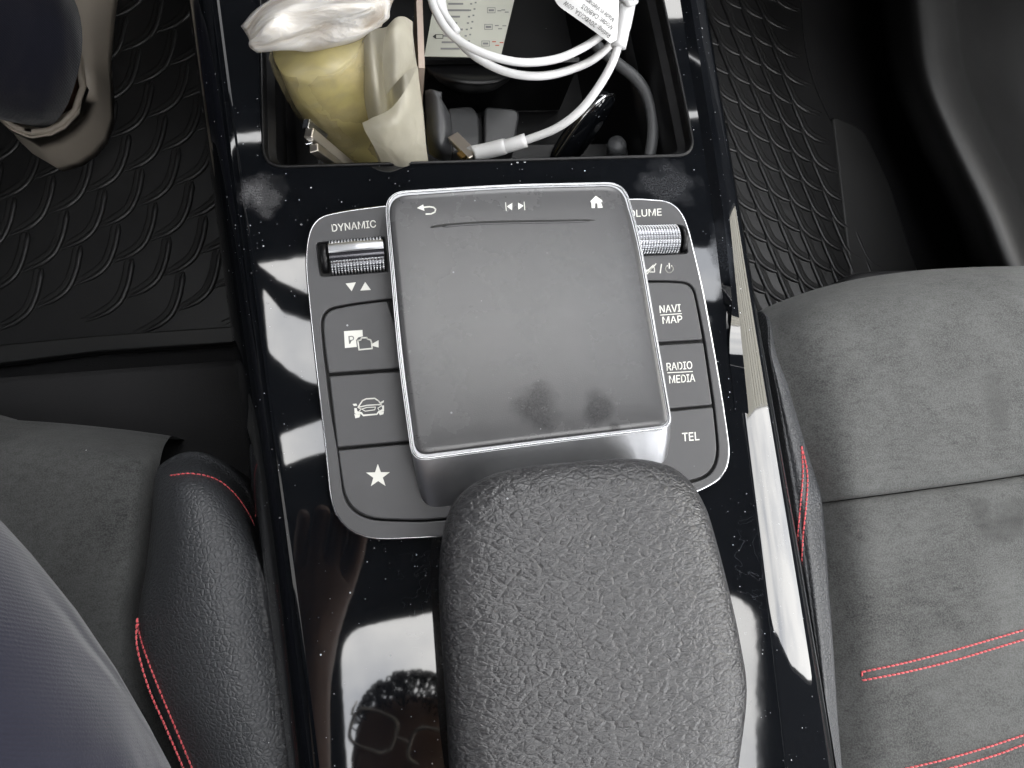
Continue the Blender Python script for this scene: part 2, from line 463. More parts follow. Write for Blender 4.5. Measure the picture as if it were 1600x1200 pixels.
def suede(name, col):
    m = mat(name, col, .95, spec=.15, sheen=.12); vec = coords(m)
    bsdf(m).inputs['Sheen Roughness'].default_value = .5
    n = N(m, 'ShaderNodeTexNoise', Scale=1500.0, Detail=3.0); lk(m, vec, n.inputs['Vector'])
    n2 = N(m, 'ShaderNodeTexNoise', Scale=15.0, Detail=6.0, Roughness=.6, Distortion=.8); lk(m, vec, n2.inputs['Vector'])
    n3 = N(m, 'ShaderNodeTexNoise', Scale=400.0, Detail=3.0); lk(m, coords(m, (.35, 1, 1), (0, 0, .6)), n3.inputs['Vector'])
    f = math_(m, 'ADD', math_(m, 'MULTIPLY', n2.outputs['Fac'], .7), math_(m, 'MULTIPLY', n3.outputs['Fac'], .3))
    c = ramp(m, f, ((.38, tuple(x * .55 for x in col)), (.5, col), (.64, tuple(x * 1.45 for x in col))))
    fz = ramp(m, n.outputs['Fac'], ((.35, 0.0), (.65, 1.0)))
    c = mixc(m, math_(m, 'MULTIPLY', fz, .45), mixc(m, .25, c, (.01, .01, .01)), tuple(x * 1.9 for x in col))
    SM.clear()
    c = smudge_reflection(m, vec, c, (1505, 800), .007, .6, tuple(x * .35 for x in col), -.03)
    c = smudge_reflection(m, vec, c, (1560, 798), .008, .6, tuple(x * .35 for x in col), -.03, stretch=(.7, 1))
    c = smudge_reflection(m, vec, c, (1540, 825), .009, .6, tuple(x * .35 for x in col), -.03, stretch=(.6, 1.4))
    c = smudge_reflection(m, vec, c, (1525, 640), .012, .5, tuple(x * .45 for x in col), -.03, stretch=(1.6, .6))
    k, c = dust(m, c, .012, 260, .10, (.6, .6, .6), vec=vec)
    lk(m, c, bsdf(m).inputs['Base Color'])
    h = math_(m, 'ADD', n.outputs['Fac'], math_(m, 'MULTIPLY', n3.outputs['Fac'], .8))
    bump(m, h, .6, .0004); return m
M['suede'] = suede('seat_suede', (.064, .0655, .0645))
M['thread'] = mat('red_thread', (.50, .055, .065), .6, sheen=.3)
M['rubber'] = plastic('mat_rubber', (.013, .013, .0135), .42, 900, .3)
M['border'] = plastic('mat_border_rubber', (.022, .022, .022), .5, 900, .2)
M['carpet'] = plastic('carpet', (.013, .013, .014), .95, 1200, 1.0)
M['door'] = plastic('door_plastic', (.007, .007, .007), .48, 900, .3)
M['sill'] = plastic('sill_plastic', (.030, .030, .030), .5, 900, .2)
M['roof'] = mat('roof_lining_cloth', (.055, .057, .062), .95)
M['cable'] = mat('white_cable', (.50, .50, .50), .38)
M['tag'] = mat('white_label', (.52, .52, .515), .5)
M['cable_grey'] = plastic('grey_cable', (.06, .062, .065), .5)

# twill trousers
m = mat('twill', (.10, .10, .14), .9, spec=.2, sheen=.2); M['twill'] = m
vec = coords(m, (1, 1, 1), (.3, .2, .25))
wv = N(m, 'ShaderNodeTexWave', Scale=260.0, Distortion=1.6, Detail=2.0); wv.bands_direction = 'Y'; lk(m, vec, wv.inputs['Vector'])
nn = N(m, 'ShaderNodeTexNoise', Scale=30.0, Detail=5.0); lk(m, vec, nn.inputs['Vector'])
nf = N(m, 'ShaderNodeTexNoise', Scale=1400.0, Detail=2.0); lk(m, vec, nf.inputs['Vector'])
c = mixc(m, math_(m, 'ADD', math_(m, 'MULTIPLY', wv.outputs['Fac'], .2), math_(m, 'MULTIPLY', nn.outputs['Fac'], .8)), (.006, .0063, .0125), (.011, .0115, .022))
c = mixc(m, math_(m, 'MULTIPLY', nf.outputs['Fac'], .3), c, (.019, .0195, .032))
lk(m, c, bsdf(m).inputs['Base Color']); fo_ = N(m, 'ShaderNodeTexNoise', Scale=1.0, Detail=2.0, Distortion=.4); lk(m, coords(m, (34, 9, 20), (0, 0, .62)), fo_.inputs['Vector'])
bump(m, math_(m, 'ADD', math_(m, 'ADD', math_(m, 'MULTIPLY', wv.outputs['Fac'], .45), nf.outputs['Fac']), math_(m, 'MULTIPLY', fo_.outputs['Fac'], 38.0)), .35, .0005)

# bag of yellow food, frosted film
def film(name, col, alpha_t, rough=.35):
    m = mat(name, col, rough, sub=0.0); vec = coords(m)
    b = bsdf(m)
    tr = N(m, 'ShaderNodeBsdfTranslucent'); tr.inputs['Color'].default_value = (*col, 1)
    tp = N(m, 'ShaderNodeBsdfTransparent'); tp.inputs['Color'].default_value = (.97, .97, .93, 1)
    mx = N(m, 'ShaderNodeMixShader'); mx.inputs[0].default_value = .4
    mx2 = N(m, 'ShaderNodeMixShader')
    n = N(m, 'ShaderNodeTexNoise', Scale=60.0, Detail=5.0); lk(m, vec, n.inputs['Vector'])
    f = ramp(m, n.outputs['Fac'], ((.3, alpha_t * .6), (.7, min(1, alpha_t * 1.3))))
    lk(m, f, mx2.inputs[0])
    out = m.node_tree.nodes['Material Output']
    lk(m, b.outputs[0], mx.inputs[1]); lk(m, tr.outputs[0], mx.inputs[2])
    lk(m, mx.outputs[0], mx2.inputs[1]); lk(m, tp.outputs[0], mx2.inputs[2]); lk(m, mx2.outputs[0], out.inputs['Surface'])
    n2 = N(m, 'ShaderNodeTexNoise', Scale=140.0, Detail=4.0, Distortion=1.0); lk(m, vec, n2.inputs['Vector'])
    n3 = N(m, 'ShaderNodeTexNoise', Scale=40.0, Detail=2.0); lk(m, vec, n3.inputs['Vector'])
    ad = N(m, 'ShaderNodeMixRGB'); ad.blend_type = 'ADD'; ad.inputs['Fac'].default_value = .03; lk(m, vec, ad.inputs[1]); lk(m, n3.outputs['Color'], ad.inputs[2])
    v3 = N(m, 'ShaderNodeTexVoronoi', Scale=62.0); v3.feature = 'DISTANCE_TO_EDGE'; lk(m, ad.outputs[0], v3.inputs['Vector'])
    v4 = N(m, 'ShaderNodeTexVoronoi', Scale=62.0); lk(m, ad.outputs[0], v4.inputs['Vector'])
    cs = math_(m, 'MINIMUM', math_(m, 'MULTIPLY', v3.outputs['Distance'], 6.0), 1.0)
    hh = math_(m, 'ADD', math_(m, 'MULTIPLY', n2.outputs['Fac'], .5), math_(m, 'ADD', math_(m, 'MULTIPLY', cs, .35), math_(m, 'MULTIPLY', v4.outputs['Distance'], .8)))
    bump(m, hh, .6, .0016)
    return m
M['film'] = film('frosted_film', (.46, .435, .36), .25, .4)
M['clear_film'] = film('clear_film', (.55, .48, .30), .74, .10)
m = mat('yellow_food', (.42, .34, .09), .35, sub=.25); M['yellow'] = m
vec = coords(m)
n = N(m, 'ShaderNodeTexNoise', Scale=45.0, Detail=6.0, Roughness=.6, Distortion=.8); lk(m, vec, n.inputs['Vector'])
n2 = N(m, 'ShaderNodeTexVoronoi', Scale=240.0); lk(m, vec, n2.inputs['Vector'])
c = ramp(m, n.outputs['Fac'], ((.3, (.25, .22, .125)), (.5, (.34, .29, .13)), (.7, (.41, .35, .15))))
lk(m, c, bsdf(m).inputs['Base Color'])
bump(m, math_(m, 'ADD', n.outputs['Fac'], math_(m, 'MULTIPLY', n2.outputs['Distance'], .1)), .3, .0012)
m = mat('white_film', (.74, .71, .66), .42, sub=.2); M['white_film'] = m
vec = coords(m, (30, 120, 60), (0, 0, .25))
n = N(m, 'ShaderNodeTexNoise', Scale=1.0, Detail=6.0, Distortion=1.2); lk(m, vec, n.inputs['Vector'])
c = ramp(m, n.outputs['Fac'], ((.3, (.30, .255, .21)), (.5, (.43, .405, .37)), (.7, (.53, .52, .50))))
lk(m, c, bsdf(m).inputs['Base Color']); bump(m, n.outputs['Fac'], 1.0, .003)
M['leaflet'] = mat('leaflet_paper', (.36, .365, .315), .6)
M['copper'] = mat('pink_edge', (.30, .24, .20), .5, .2)
M['gold'] = mat('gold_contact', (.75, .50, .18), .2, 1.0)
M['skin'] = mat('skin', (.30, .17, .115), .5, sub=.05)
M['hair'] = mat('hair', (.008, .007, .006), .5)
M['shirt'] = mat('shirt_cloth', (.03, .03, .04), .9)
M['shoe'] = mat('shoe_leather', (.42, .37, .31), .5)
M['shoe_lining'] = mat('shoe_lining', (.10, .06, .035), .8)
M['sock'] = mat('dark_cloth', (.012, .012, .016), .95)
M['siding'] = mat('cream_siding', (.84, .81, .71), .6)
M['pale_ground'] = mat('bounce_ground', (.36, .355, .34), .9)  # unseen ground, made pale to bounce light onto the siding
M['teal'] = mat('teal_paint', (.05, .35, .30), .5)
M['dark_frame'] = mat('dark_frame', (.02, .022, .025), .5)

# ================================================================== CAR CABIN (setting)
ROOF_Z = .95
def mir(loop): return [U(x, y, -ROOF_Z) for x, y in loop]
roof_holes = [  # openings shaped for the trim reflections and the light on the touchpad
    round_poly([(528, 985, 60), (690, 955, 20), (1176, 925, 60), (1190, 1320, 80), (548, 1380, 80)]),
    round_poly([(378, 412, 6), (472, 398, 6), (1138, 384, 4), (1122, 470, 6), (800, 470, 4), (482, 458, 4), (436, 440, 4)]),
    round_poly([(390, 450, 4), (440, 488, 4), (486, 500, 4), (800, 500, 4), (1112, 492, 6), (1098, 600, 6), (492, 600, 8), (470, 592, 5), (398, 552, 12)]),
    round_poly([(414, 682, 8), (505, 655, 8), (560, 645, 6), (562, 695, 6), (512, 705, 8), (424, 732, 8)]),
]
outer = [Vector((-.78, -1.3, 0)), Vector((.78, -1.3, 0)), Vector((.78, .62, 0)), Vector((-.78, .62, 0))]
me = plate_mesh([outer] + [mir(h) for h in roof_holes], ROOF_Z, ROOF_Z + .012)
roof = tag(link_mesh('roof_lining', me, M['roof'], smooth=False), kind='structure')
def wall(name, outer2, holes2, mtx, m_):
    me = plate_mesh([[Vector((x, y, 0)) for x, y in outer2]] + [[Vector((x, y, 0)) for x, y in round_poly([(a, b, .05) for a, b in h])] for h in holes2], -.01, .01)
    me.transform(mtx)
    return tag(link_mesh(name, me, m_, smooth=False), kind='structure')
# local x -> world Y, local y -> world Z
SIDE = lambda x: Matrix(((0, 0, 1, x), (1, 0, 0, 0), (0, 1, 0, 0), (0, 0, 0, 1)))
wall('passenger_side_wall', [(-1.3, -.33), (1.15, -.33), (1.15, .12), (.62, ROOF_Z - .002), (-1.3, ROOF_Z - .002)],
     [[(-.29, .10), (.31, .10), (.29, .76), (-.25, .80)], [(-1.2, .08), (-.50, .08), (-.50, .80), (-1.1, .76)]], SIDE(.79), M['roof'])  # front window shortened to bound its reflection on the trim edge
wall('driver_side_wall', [(-1.3, -.33), (1.15, -.33), (1.15, .12), (.62, ROOF_Z - .002), (-1.3, ROOF_Z - .002)],
     [[(-.24, .22), (-.14, .22), (-.14, .76), (-.24, .76)], [(-.04, .22), (.07, .22), (.07, .74), (-.04, .74)]], SIDE(-.79), M['roof'])  # window cut to two slits, for trim streaks and a dim driver side
FRONT = lambda y: Matrix(((1, 0, 0, 0), (0, 0, 1, y), (0, 1, 0, 0), (0, 0, 0, 1)))
wall('rear_wall', [(-.78, -.33), (.78, -.33), (.78, ROOF_Z - .002), (-.78, ROOF_Z - .002)], [[(.0, .40), (.6, .40), (.55, .8), (.0, .8)]], FRONT(-1.31), M['roof'])  # rear window kept to the passenger side to dim the driver seat
# raked windscreen frame, driver half closed to shade that side, between roof edge (y .63) and scuttle (y 1.15, z .12)
sl = Vector((0, -.52, .83)).normalized()
WS = Matrix(((1, 0, 0, 0), (0, sl.y, sl.z, 1.16), (0, sl.z, -sl.y, .12), (0, 0, 0, 1)))
Lw = Vector((0, -.52, .83)).length
wall('half_closed_windscreen', [(-.78, 0), (.78, 0), (.78, Lw), (-.78, Lw)], [[(.06, .06), (.70, .06), (.60, Lw - .16), (.06, Lw - .16)]], WS, M['roof'])
me = plate_mesh([[Vector((-.78, .86, 0)), Vector((.78, .86, 0)), Vector((.78, 1.15, 0)), Vector((-.78, 1.15, 0))]], .11, .13)
tag(link_mesh('scuttle', me, M['roof'], smooth=False), kind='structure')
me = plate_mesh([[Vector((-.78, .87, 0)), Vector((.78, .87, 0)), Vector((.78, .89, 0)), Vector((-.78, .89, 0))]], -.33, .105)
tag(link_mesh('firewall', me, M['carpet'], smooth=False), kind='structure')
R_ = []
for y_, z_ in ((.34, -.05), (.315, .04), (.33, .11), (.40, .165), (.56, .19), (.75, .17), (1.0, .145), (1.0, .02), (.55, -.04)):
    R_.append([Vector((x_, y_ + .03 * (abs(x_) / .77) ** 2, z_)) for x_ in (-.77, -.5, -.2, 0, .2, .5, .77)])
m_ = MB(); m_.grid(R_, closed_v=True); tag(m_.build('shading_dashboard', M['roof']), kind='structure')  # unseen dashboard, added to keep windscreen light off the footwells
m_ = MB(); m_.rings([[Vector((x_, y_, z_)) for x_, y_ in ((-.77, .10), (-.17, .12), (-.135, .16), (-.135, .40), (-.77, .40))] for z_ in (.155, .175)])
tag(m_.build('footwell_shade_panel', M['roof'], smooth=False), kind='structure')  # unseen panel, added to keep roof light off the driver footwell
FLOOR_Z = -.275
me = plate_mesh([[Vector((-.78, -1.3, 0)), Vector((.78, -1.3, 0)), Vector((.78, .88, 0)), Vector((-.78, .88, 0))]], FLOOR_Z - .03, FLOOR_Z - .012)
tag(link_mesh('floor', me, M['carpet'], smooth=False), kind='structure')
# street outside the windows
me = plate_mesh([[Vector((-30, -30, 0)), Vector((30, -30, 0)), Vector((30, 30, 0)), Vector((-30, 30, 0))]], -.95, -.9)
tag(link_mesh('road', me, M['pale_ground'], smooth=False), kind='structure')
sb = thing('siding_building', 'cream building clad in horizontal siding beyond the passenger window', 'building', (3.2, 2.0, -.9))
m_ = MB(); m_.box((3.3, 2.3, 1.0), (.06, 0, 0), (0, 2.15, 0), (0, 0, 1.9)); m_.build('wall', M['dark_frame'], sb, smooth=False)
for k_ in range(24):
    m_ = MB(); z_ = -.80 + k_ * .15
    m_.v = [(3.235, .15, z_), (3.235, 4.45, z_), (3.20, 4.45, z_), (3.20, .15, z_), (3.235, .15, z_ + .145), (3.235, 4.45, z_ + .145), (3.225, 4.45, z_ + .145), (3.225, .15, z_ + .145)]
    m_.f = [(0, 1, 2, 3), (4, 7, 6, 5), (3, 2, 6, 7), (0, 4, 5, 1), (0, 3, 7, 4), (1, 5, 6, 2)]
    m_.build('siding_plank', M['siding'], sb, smooth=False)
# unseen steering wheel, added to shade the driver side
sw_ = thing('shading_steering_wheel', 'black three spoke steering wheel, unseen, added to shade the driver footwell', 'steering wheel', (-.36, .16, .26))
wc = Vector((-.36, .13, .27)); wx = Vector((1, 0, 0)); wy = Vector((0, -.45, .89)).normalized(); wz = wx.cross(wy)
m_ = MB(); P_ = [wc + (wx * math.cos(a) + wy * math.sin(a)) * .175 for a in np.linspace(0, 2 * math.pi, 41)]
m_.tube(P_[:-1] + [P_[0], P_[1]], .016, 12, caps=False); m_.build('rim', M['side_plastic'], sw_)
m_ = MB(); m_.rings([[wc + (wx * math.cos(a) * 1.15 + wy * math.sin(a) * .95) * r_ + wz * h_ for a in np.linspace(0, 2 * math.pi, 25)[:-1]] for r_, h_ in ((.05, -.03), (.07, -.02), (.07, .0), (.055, .02))]); m_.build('hub', M['side_plastic'], sw_)
for a in (-5, 185, 270):
    d_ = wx * math.cos(math.radians(a)) + wy * math.sin(math.radians(a)); t_ = wz.cross(d_)
    m_ = MB(); m_.box(wc + d_ * .115, d_ * .055, t_ * .024, wz * .008); m_.build('spoke', M['side_plastic'], sw_)
# daylight portals fill the glazed openings (they guide sampling only, they give no light of their own)
def portal(name, loc, direction, sx, sy):
    ld = bpy.data.lights.new(name, 'AREA'); ld.shape = 'RECTANGLE'; ld.size = sx; ld.size_y = sy
    try: ld.cycles.is_portal = True
    except Exception: return
    o = bpy.data.objects.new(name, ld); COL.objects.link(o); o.location = loc
    o.rotation_euler = Vector(direction).to_track_quat('-Z', 'Y').to_euler()
portal('window_portal', (.80, .01, .45), (-1, 0, 0), .72, .64)
portal('window_portal', (.80, -.85, .44), (-1, 0, 0), .74, .72)
portal('window_portal', (-.80, -.09, .49), (1, 0, 0), .56, .33)
portal('window_portal', (.3, -1.33, .6), (0, 1, 0), .62, .45)
portal('window_portal', (.38, .93, .55), (0, -.83, -.52), .66, .9)
c = sum(mir(roof_holes[0]), Vector()) / len(roof_holes[0])
portal('window_portal', (c.x, c.y, ROOF_Z + .02), (0, 0, -1), .75, .5)
portal('window_portal', (.12, .2, ROOF_Z + .02), (0, 0, -1), .75, .35)

# ================================================================== CENTRE CONSOLE
console = thing('centre_console', 'glossy piano black centre console with touchpad and padded armrest between the seats', 'console', (0, .0, FLOOR_Z))
Lk = np.array([(-260, 262), (0, 288), (230, 325), (340, 346), (540, 360), (760, 386), (900, 416), (1200, 450), (1520, 485)], float)
Rk = np.array([(-260, 1062), (30, 1110), (180, 1132), (300, 1150), (400, 1166), (500, 1184), (640, 1211), (900, 1261), (1110, 1292), (1200, 1303), (1520, 1350)], float)
pl_, pr_ = np.polyfit(Lk[:, 0], Lk[:, 1], 4), np.polyfit(Rk[:, 0], Rk[:, 1], 4)
xl = lambda y: np.polyval(pl_, y); xr = lambda y: np.polyval(pr_, y)
LEFTP = [(0, -.034), (3, -.020), (8, -.012), (16, -.0062), (28, -.0022), (40, -.0005), (52, 0)]
RIGHTP = [(110, 0), (74, 0), (62, -.0005), (50, -.0015), (40, -.0027), (30, -.0041), (20, -.0057), (11, -.0074), (5, -.0096), (1.5, -.015), (0, -.024)]
rows = []
for y in np.linspace(-260, 1520, 22):
    a, b = xl(y), xr(y); r = []
    for d, z in LEFTP: r.append(U(a + d, y, z))
    for t in (.25, .5, .75):
        x0, x1 = a + 52, b - 110; r.append(U(x0 + (x1 - x0) * t, y, 0))
    kx = float(np.interp(y, [-260, 300, 1200, 1520], [.40, .42, 1.12, 1.3]))
    for d, z in RIGHTP: r.append(U(b - d * kx, y, z * kx))
    rows.append(r)
trim = patch('trim_panel', rows, M['gloss'], None, nu=4, nv=3, world=True)
for sx_, f_ in ((1, xl), (-1, xr)):
    sr = []
    for y in np.linspace(-260, 1520, 12):
        e = U(f_(y), y, -.034 if sx_ > 0 else -.024); sr.append([e + Vector((sx_ * .003, 0, .006)), e + Vector((sx_ * .004, 0, -.03)), e + Vector((sx_ * .012, 0, -.12)), e + Vector((sx_ * .02, 0, -.235))])
    patch('side_panel', sr, M['side_plastic'], console, nu=3, nv=3, world=True)
BIN = round_poly([(404, -260, 30), (408, 60, 20), (412, 262, 34), (1086, 243, 30), (1066, 140, 40), (978, -260, 30)], 10)
bin_w = to_w(BIN, 0)
cut = link_mesh('cut', plate_mesh([bin_w], -.2, .05), None, smooth=False)
sd = trim.modifiers.new('s', 'SOLIDIFY'); sd.thickness = .003; sd.offset = -1
bo = trim.modifiers.new('b', 'BOOLEAN'); bo.object = cut; bo.solver = 'EXACT'
me = mesh_from(trim); bpy.data.objects.remove(cut); old = trim.data; trim.modifiers.clear(); trim.data = me; bpy.data.meshes.remove(old)
me.materials.clear(); me.materials.append(M['gloss'])
me.polygons.foreach_set('use_smooth', [True] * len(me.polygons))
try:
    me.set_sharp_from_angle(angle=math.radians(40))
except Exception: pass
adopt(trim, console)
# storage bin: stepped liner
mb = MB(); R = []
for d, z in ((-.0004, -.0002), (.0006, -.0008), (.0012, -.005), (.0042, -.007), (.0048, -.010), (.0055, -.030), (.0085, -.033), (.0095, -.036), (.013, -.098)):
    R.append([Vector((p.x, p.y, z)) for p in inset(bin_w, d)])
mb.rings(R, False, True); binl = mb.build('storage_bin', M['bin_plastic'], console)
try: binl.data.set_sharp_from_angle(angle=math.radians(35))
except Exception: pass
mb = MB(); P = [p + Vector((0, 0, .0004)) for p in bin_w]; P = P + [P[0], P[1]]
mb.tube(P, .0007, 6, caps=False); mb.build('bin_rim', M['bin_plastic'], console)
# pull handle inside the bin
h = patch('bin_handle', [[(664, 98, -.050), (700, 98, -.050), (740, 98, -.050), (780, 100, -.050), (808, 102, -.050)],
                         [(672, 112, -.042), (705, 122, -.036), (742, 126, -.035), (778, 124, -.036), (803, 114, -.042)],
                         [(684, 126, -.045), (710, 135, -.041), (742, 139, -.040), (772, 136, -.041), (795, 126, -.045)],
                         [(690, 130, -.052), (712, 142, -.050), (742, 146, -.050), (770, 142, -.050), (790, 130, -.052)]], M['bin_plastic'], console, thick=.002)
plate('bin_divider', [[(655, 94), (905, 90), (905, 97), (655, 101)]], -.095, -.046, M['bin_plastic'], console)
# socket block at the front of the bin floor
for P in ([(700, 168, 4), (738, 165, 8), (748, 180, 6), (750, 232, 3), (706, 240, 3)], [(757, 166, 8), (806, 170, 8), (812, 178, 6), (803, 236, 3), (756, 236, 3)]):
    plate('socket_cover', [round_poly(P, 4)], -.095, -.058, M['grey_plastic'], console, bevel=.0012)
plate('socket_ridge', [[(747, 178), (752, 178), (755, 236), (750, 236)]], -.095, -.064, M['bin_plastic'], console)
plate('bin_shelf', [[(660, 226), (1000, 222), (1000, 262), (660, 262)]], -.097, -.074, M['bin_plastic'], console, bevel=.001)

# ---- control panel
ZP = .004
PANEL = [(600, 322, 4), (536, 330, 40), (488, 342, 46), (476, 400, 40), (492, 560, 60), (508, 690, 60), (524, 846, 110), (700, 838, 20), (1090, 770, 30), (1144, 736, 60), (1131, 640, 40), (1118, 560, 40), (1098, 450, 40), (1066, 316, 52), (1000, 311, 10)]
PO = round_poly(PANEL, 8)
def pin(P, d_px):  # inset in pixels
    V = inset([Vector((x, -y, 0)) for x, y in P], d_px); return [(p.x, -p.y) for p in V]
BL = round_poly([(605, 467, 3), (548, 474, 24), (500, 484, 34), (504, 540, 20), (516, 640, 30), (528, 706, 20), (540, 812, 78), (660, 816, 20), (706, 812, 6), (700, 560, 2), (640, 466, 2)], 8)
BR = round_poly([(985, 438, 2), (1050, 438, 24), (1083, 441, 34), (1092, 480, 20), (1102, 532, 20), (1117, 634, 20), (1128, 742, 66), (1052, 762, 10), (960, 740, 3)], 8)
SLOT_L = round_poly([(494, 379, 5), (600, 370, 3), (606, 424, 3), (500, 432, 6)], 4)
SLOT_R = round_poly([(985, 352, 3), (1064, 351, 5), (1076, 396, 6), (985, 400, 3)], 4)
panel = plate('control_panel', [PO, BL, BR, SLOT_L, SLOT_R], .0005, ZP, M['button'], console, bevel=.0005)
plate('panel_base', [pin(PO, 6)], -.001, .0016, M['dark_gap'], panel)
mb = MB(); P = to_w(pin(PO, 1.0), .0034); P = P + [P[0], P[1]]; mb.tube(P, .00055, 8, caps=False); mb.build('chrome_rim', M['chrome'], panel)
mb = MB(); P = to_w(pin(PO, 9.0), ZP); P = P + [P[0], P[1]]
G = .9
ZB = .0047
Bs = [[(605.5, 470, 3), (548, 477, 24), (503, 487, 32), (507, 540, 20), (513, 583, 3), (640, 574, 3)],
      [(514, 588, 3), (640, 579, 3), (650, 688, 3), (527, 699, 3)],
      [(528, 704, 3), (650, 692, 3), (720, 700, 5), (720, 808, 5), (660, 813, 20), (543, 809, 76)]]
for P in Bs: plate('button', [round_poly(P, 7)], .001, ZB, M['button'], panel, bevel=.0006)
Bs = [[(985, 441, 2), (1050, 441, 22), (1081, 444, 32), (1089, 480, 20), (1098, 530, 3), (985, 537, 3)],
      [(985, 542, 3), (1099, 535, 3), (1113, 632, 3), (985, 644, 3)],
      [(985, 649, 3), (1114, 636, 3), (1124, 738, 62), (1052, 757, 10), (960, 737, 3)]]
for P in Bs: plate('button', [round_poly(P, 7)], .001, ZB, M['button'], panel, bevel=.0006)
ZT = ZB + .0001; ZL = ZP + .0001
text_px('lettering', 'DYNAMIC', (519, 362), (588, 355), 11.5, ZL, M['print'], panel, bold=.008)
text_px('lettering', 'VOLUME', (972, 340), (1034, 336.5), 11, ZL, M['print'], panel, bold=.008)
flats('arrow_symbol', [[(540, 443), (556, 441), (549.5, 455)], [(563, 454), (579.5, 453), (570.5, 440.5)]], ZL, M['print'], panel)
# mute, slash and power
def arc(cx, cy, r, a0, a1, n=14): return [(cx + r * math.cos(math.radians(a0 + (a1 - a0) * k / n)), cy + r * math.sin(math.radians(a0 + (a1 - a0) * k / n))) for k in range(n + 1)]
flats('mute_symbol', [[(1006, 422), (1013, 421), (1021, 413), (1021, 415), (1010, 426)]] + stroke([(1013, 424), (1022, 417), (1023, 425), (1016, 425)], 1.3, True) + stroke([(1011, 428), (1025, 412)], 1.6), ZL, M['print'], panel)
flats('power_symbol', stroke([(1033.5, 413), (1031.5, 426.5)], 1.6) + stroke(arc(1046, 420, 5.8, -55, 235, 18), 1.7) + stroke([(1045.6, 411.5), (1046, 419)], 1.7), ZL, M['print'], panel)
# parking camera symbol
c3 = lambda P: [(440 + x / 4, 260 + y / 4) for x, y in P]
flats('camera_symbol', [c3([(390, 1030), (505, 1022), (508, 1062), (480, 1068), (466, 1085), (470, 1128), (396, 1135)])] + stroke(c3([(476, 1088), (494, 1085), (500, 1072), (532, 1070), (538, 1080), (556, 1084), (562, 1100), (566, 1138), (484, 1146)]), 2.2, True) + [c3([(566, 1108), (606, 1086), (606, 1132), (568, 1122)])], ZT, M['print'], panel)
text_px('lettering', 'P', c3([(421, 1108)])[0], c3([(456, 1105)])[0], 12, ZT + .0001, M['ink_grey'], panel, bold=.03)
# car symbol
c4 = lambda P: [(440 + x / 3.75, 540 + y / 3.75) for x, y in P]
flats('car_symbol', stroke(c4([(448, 362), (474, 322), (496, 312), (546, 309), (568, 324), (584, 346)]), 2.0) + stroke(c4([(448, 362), (500, 350), (560, 346), (584, 346)]), 1.8)
      + [c4([(416, 342), (438, 340), (444, 352), (424, 354)]), c4([(574, 334), (600, 320), (598, 332), (582, 342)]),
         c4([(426, 366), (440, 366), (444, 384), (470, 390), (480, 404), (556, 398), (566, 384), (590, 372), (588, 352), (600, 350), (600, 384), (570, 392), (560, 406), (478, 414), (464, 400), (440, 404), (428, 396)]),
         c4([(426, 400), (440, 404), (462, 402), (456, 420), (432, 426)]), c4([(568, 392), (600, 386), (596, 402), (576, 408)])]
      + stroke(c4([(470, 372), (500, 362), (550, 360), (546, 376), (490, 384)]), 1.3, True) + stroke(c4([(452, 366), (466, 372), (456, 384)]), 1.2) + stroke(c4([(588, 352), (564, 366), (570, 378)]), 1.2), ZT, M['print'], panel)
st = []
cx, cy = 440 + 565 / 3.75, 540 + 765 / 3.75
for k in range(10):
    a = math.radians(-91 + 36 * k); r = 19.5 if k % 2 == 0 else 7.8
    st.append((cx + r * math.cos(a), cy + r * math.sin(a) * .98))
flats('star_symbol', [st], ZT, M['print'], panel)
text_px('lettering', 'NAVI', (1031, 489), (1064, 486.5), 11.5, ZT, M['print'], panel, bold=.02)
text_px('lettering', 'MAP', (1035.5, 506), (1066.5, 503.5), 11, ZT, M['print'], panel, bold=.02)
flats('divider_line', stroke([(1032, 492.3), (1065, 490)], 1.2), ZT, M['print'], panel)
flats('divider_line', stroke([(1043, 582.5), (1082, 580.5)], 1.2), ZT, M['print'], panel)
text_px('lettering', 'RADIO', (1042, 579), (1082, 576), 12, ZT, M['print'], panel, bold=.02)
text_px('lettering', 'MEDIA', (1046, 599), (1086.5, 596), 12, ZT, M['print'], panel, bold=.02)
text_px('lettering', 'TEL', (1066.5, 689.5), (1093, 687.5), 13, ZT, M['print'], panel, bold=.02)
# rollers
def roller(p0, p1, r, zc_, band):
    A, B = U(*p0, zc_), U(*p1, zc_); ax = (B - A); L = ax.length; ax.normalize()
    fw = Vector((0, 0, 1)).cross(ax).normalized(); up = ax.cross(fw)
    na, nl = 114, 51
    G = []
    for i in range(na):
        a = 2 * math.pi * i / na; ring = []
        deg = math.degrees(a)   # 0 = towards the back, 90 = up
        for j in range(nl + 1):
            rr = r + (.00030 if (i % 3 == 1 and j % 3 == 1) else -.00012)
            if j in (0, nl): rr = r - .0004
            if band:
                t = j / nl
                if 92 < deg < 128: rr = r + .0006 - abs(t - .5) * .0005
                elif 62 <= deg <= 92: rr = r - .0016 * math.sin((deg - 62) / 30 * math.pi)
            ring.append(A + ax * (L * j / nl) + (fw * -math.cos(a) + up * math.sin(a)) * rr)
        G.append(ring)
    m = MB(); m.grid(G, closed_v=True)
    o = m.build('roller', M['roller'], panel, smooth=False)
    o.data.materials.append(M['shaded_metal'])
    for f in o.data.polygons:
        ids = [divmod(v, nl + 1) for v in f.vertices]; dg_ = math.degrees(2 * math.pi * sum(i for i, j in ids) / 4 / na)
        if band and 92 < dg_ < 128: continue
        if band and 62 <= dg_ <= 92: f.material_index = 1; continue
        if not any(i % 3 == 1 and j % 3 == 1 for i, j in ids): f.material_index = 1
    return o
roller((516, 404), (600, 397), .0068, .0022, True)
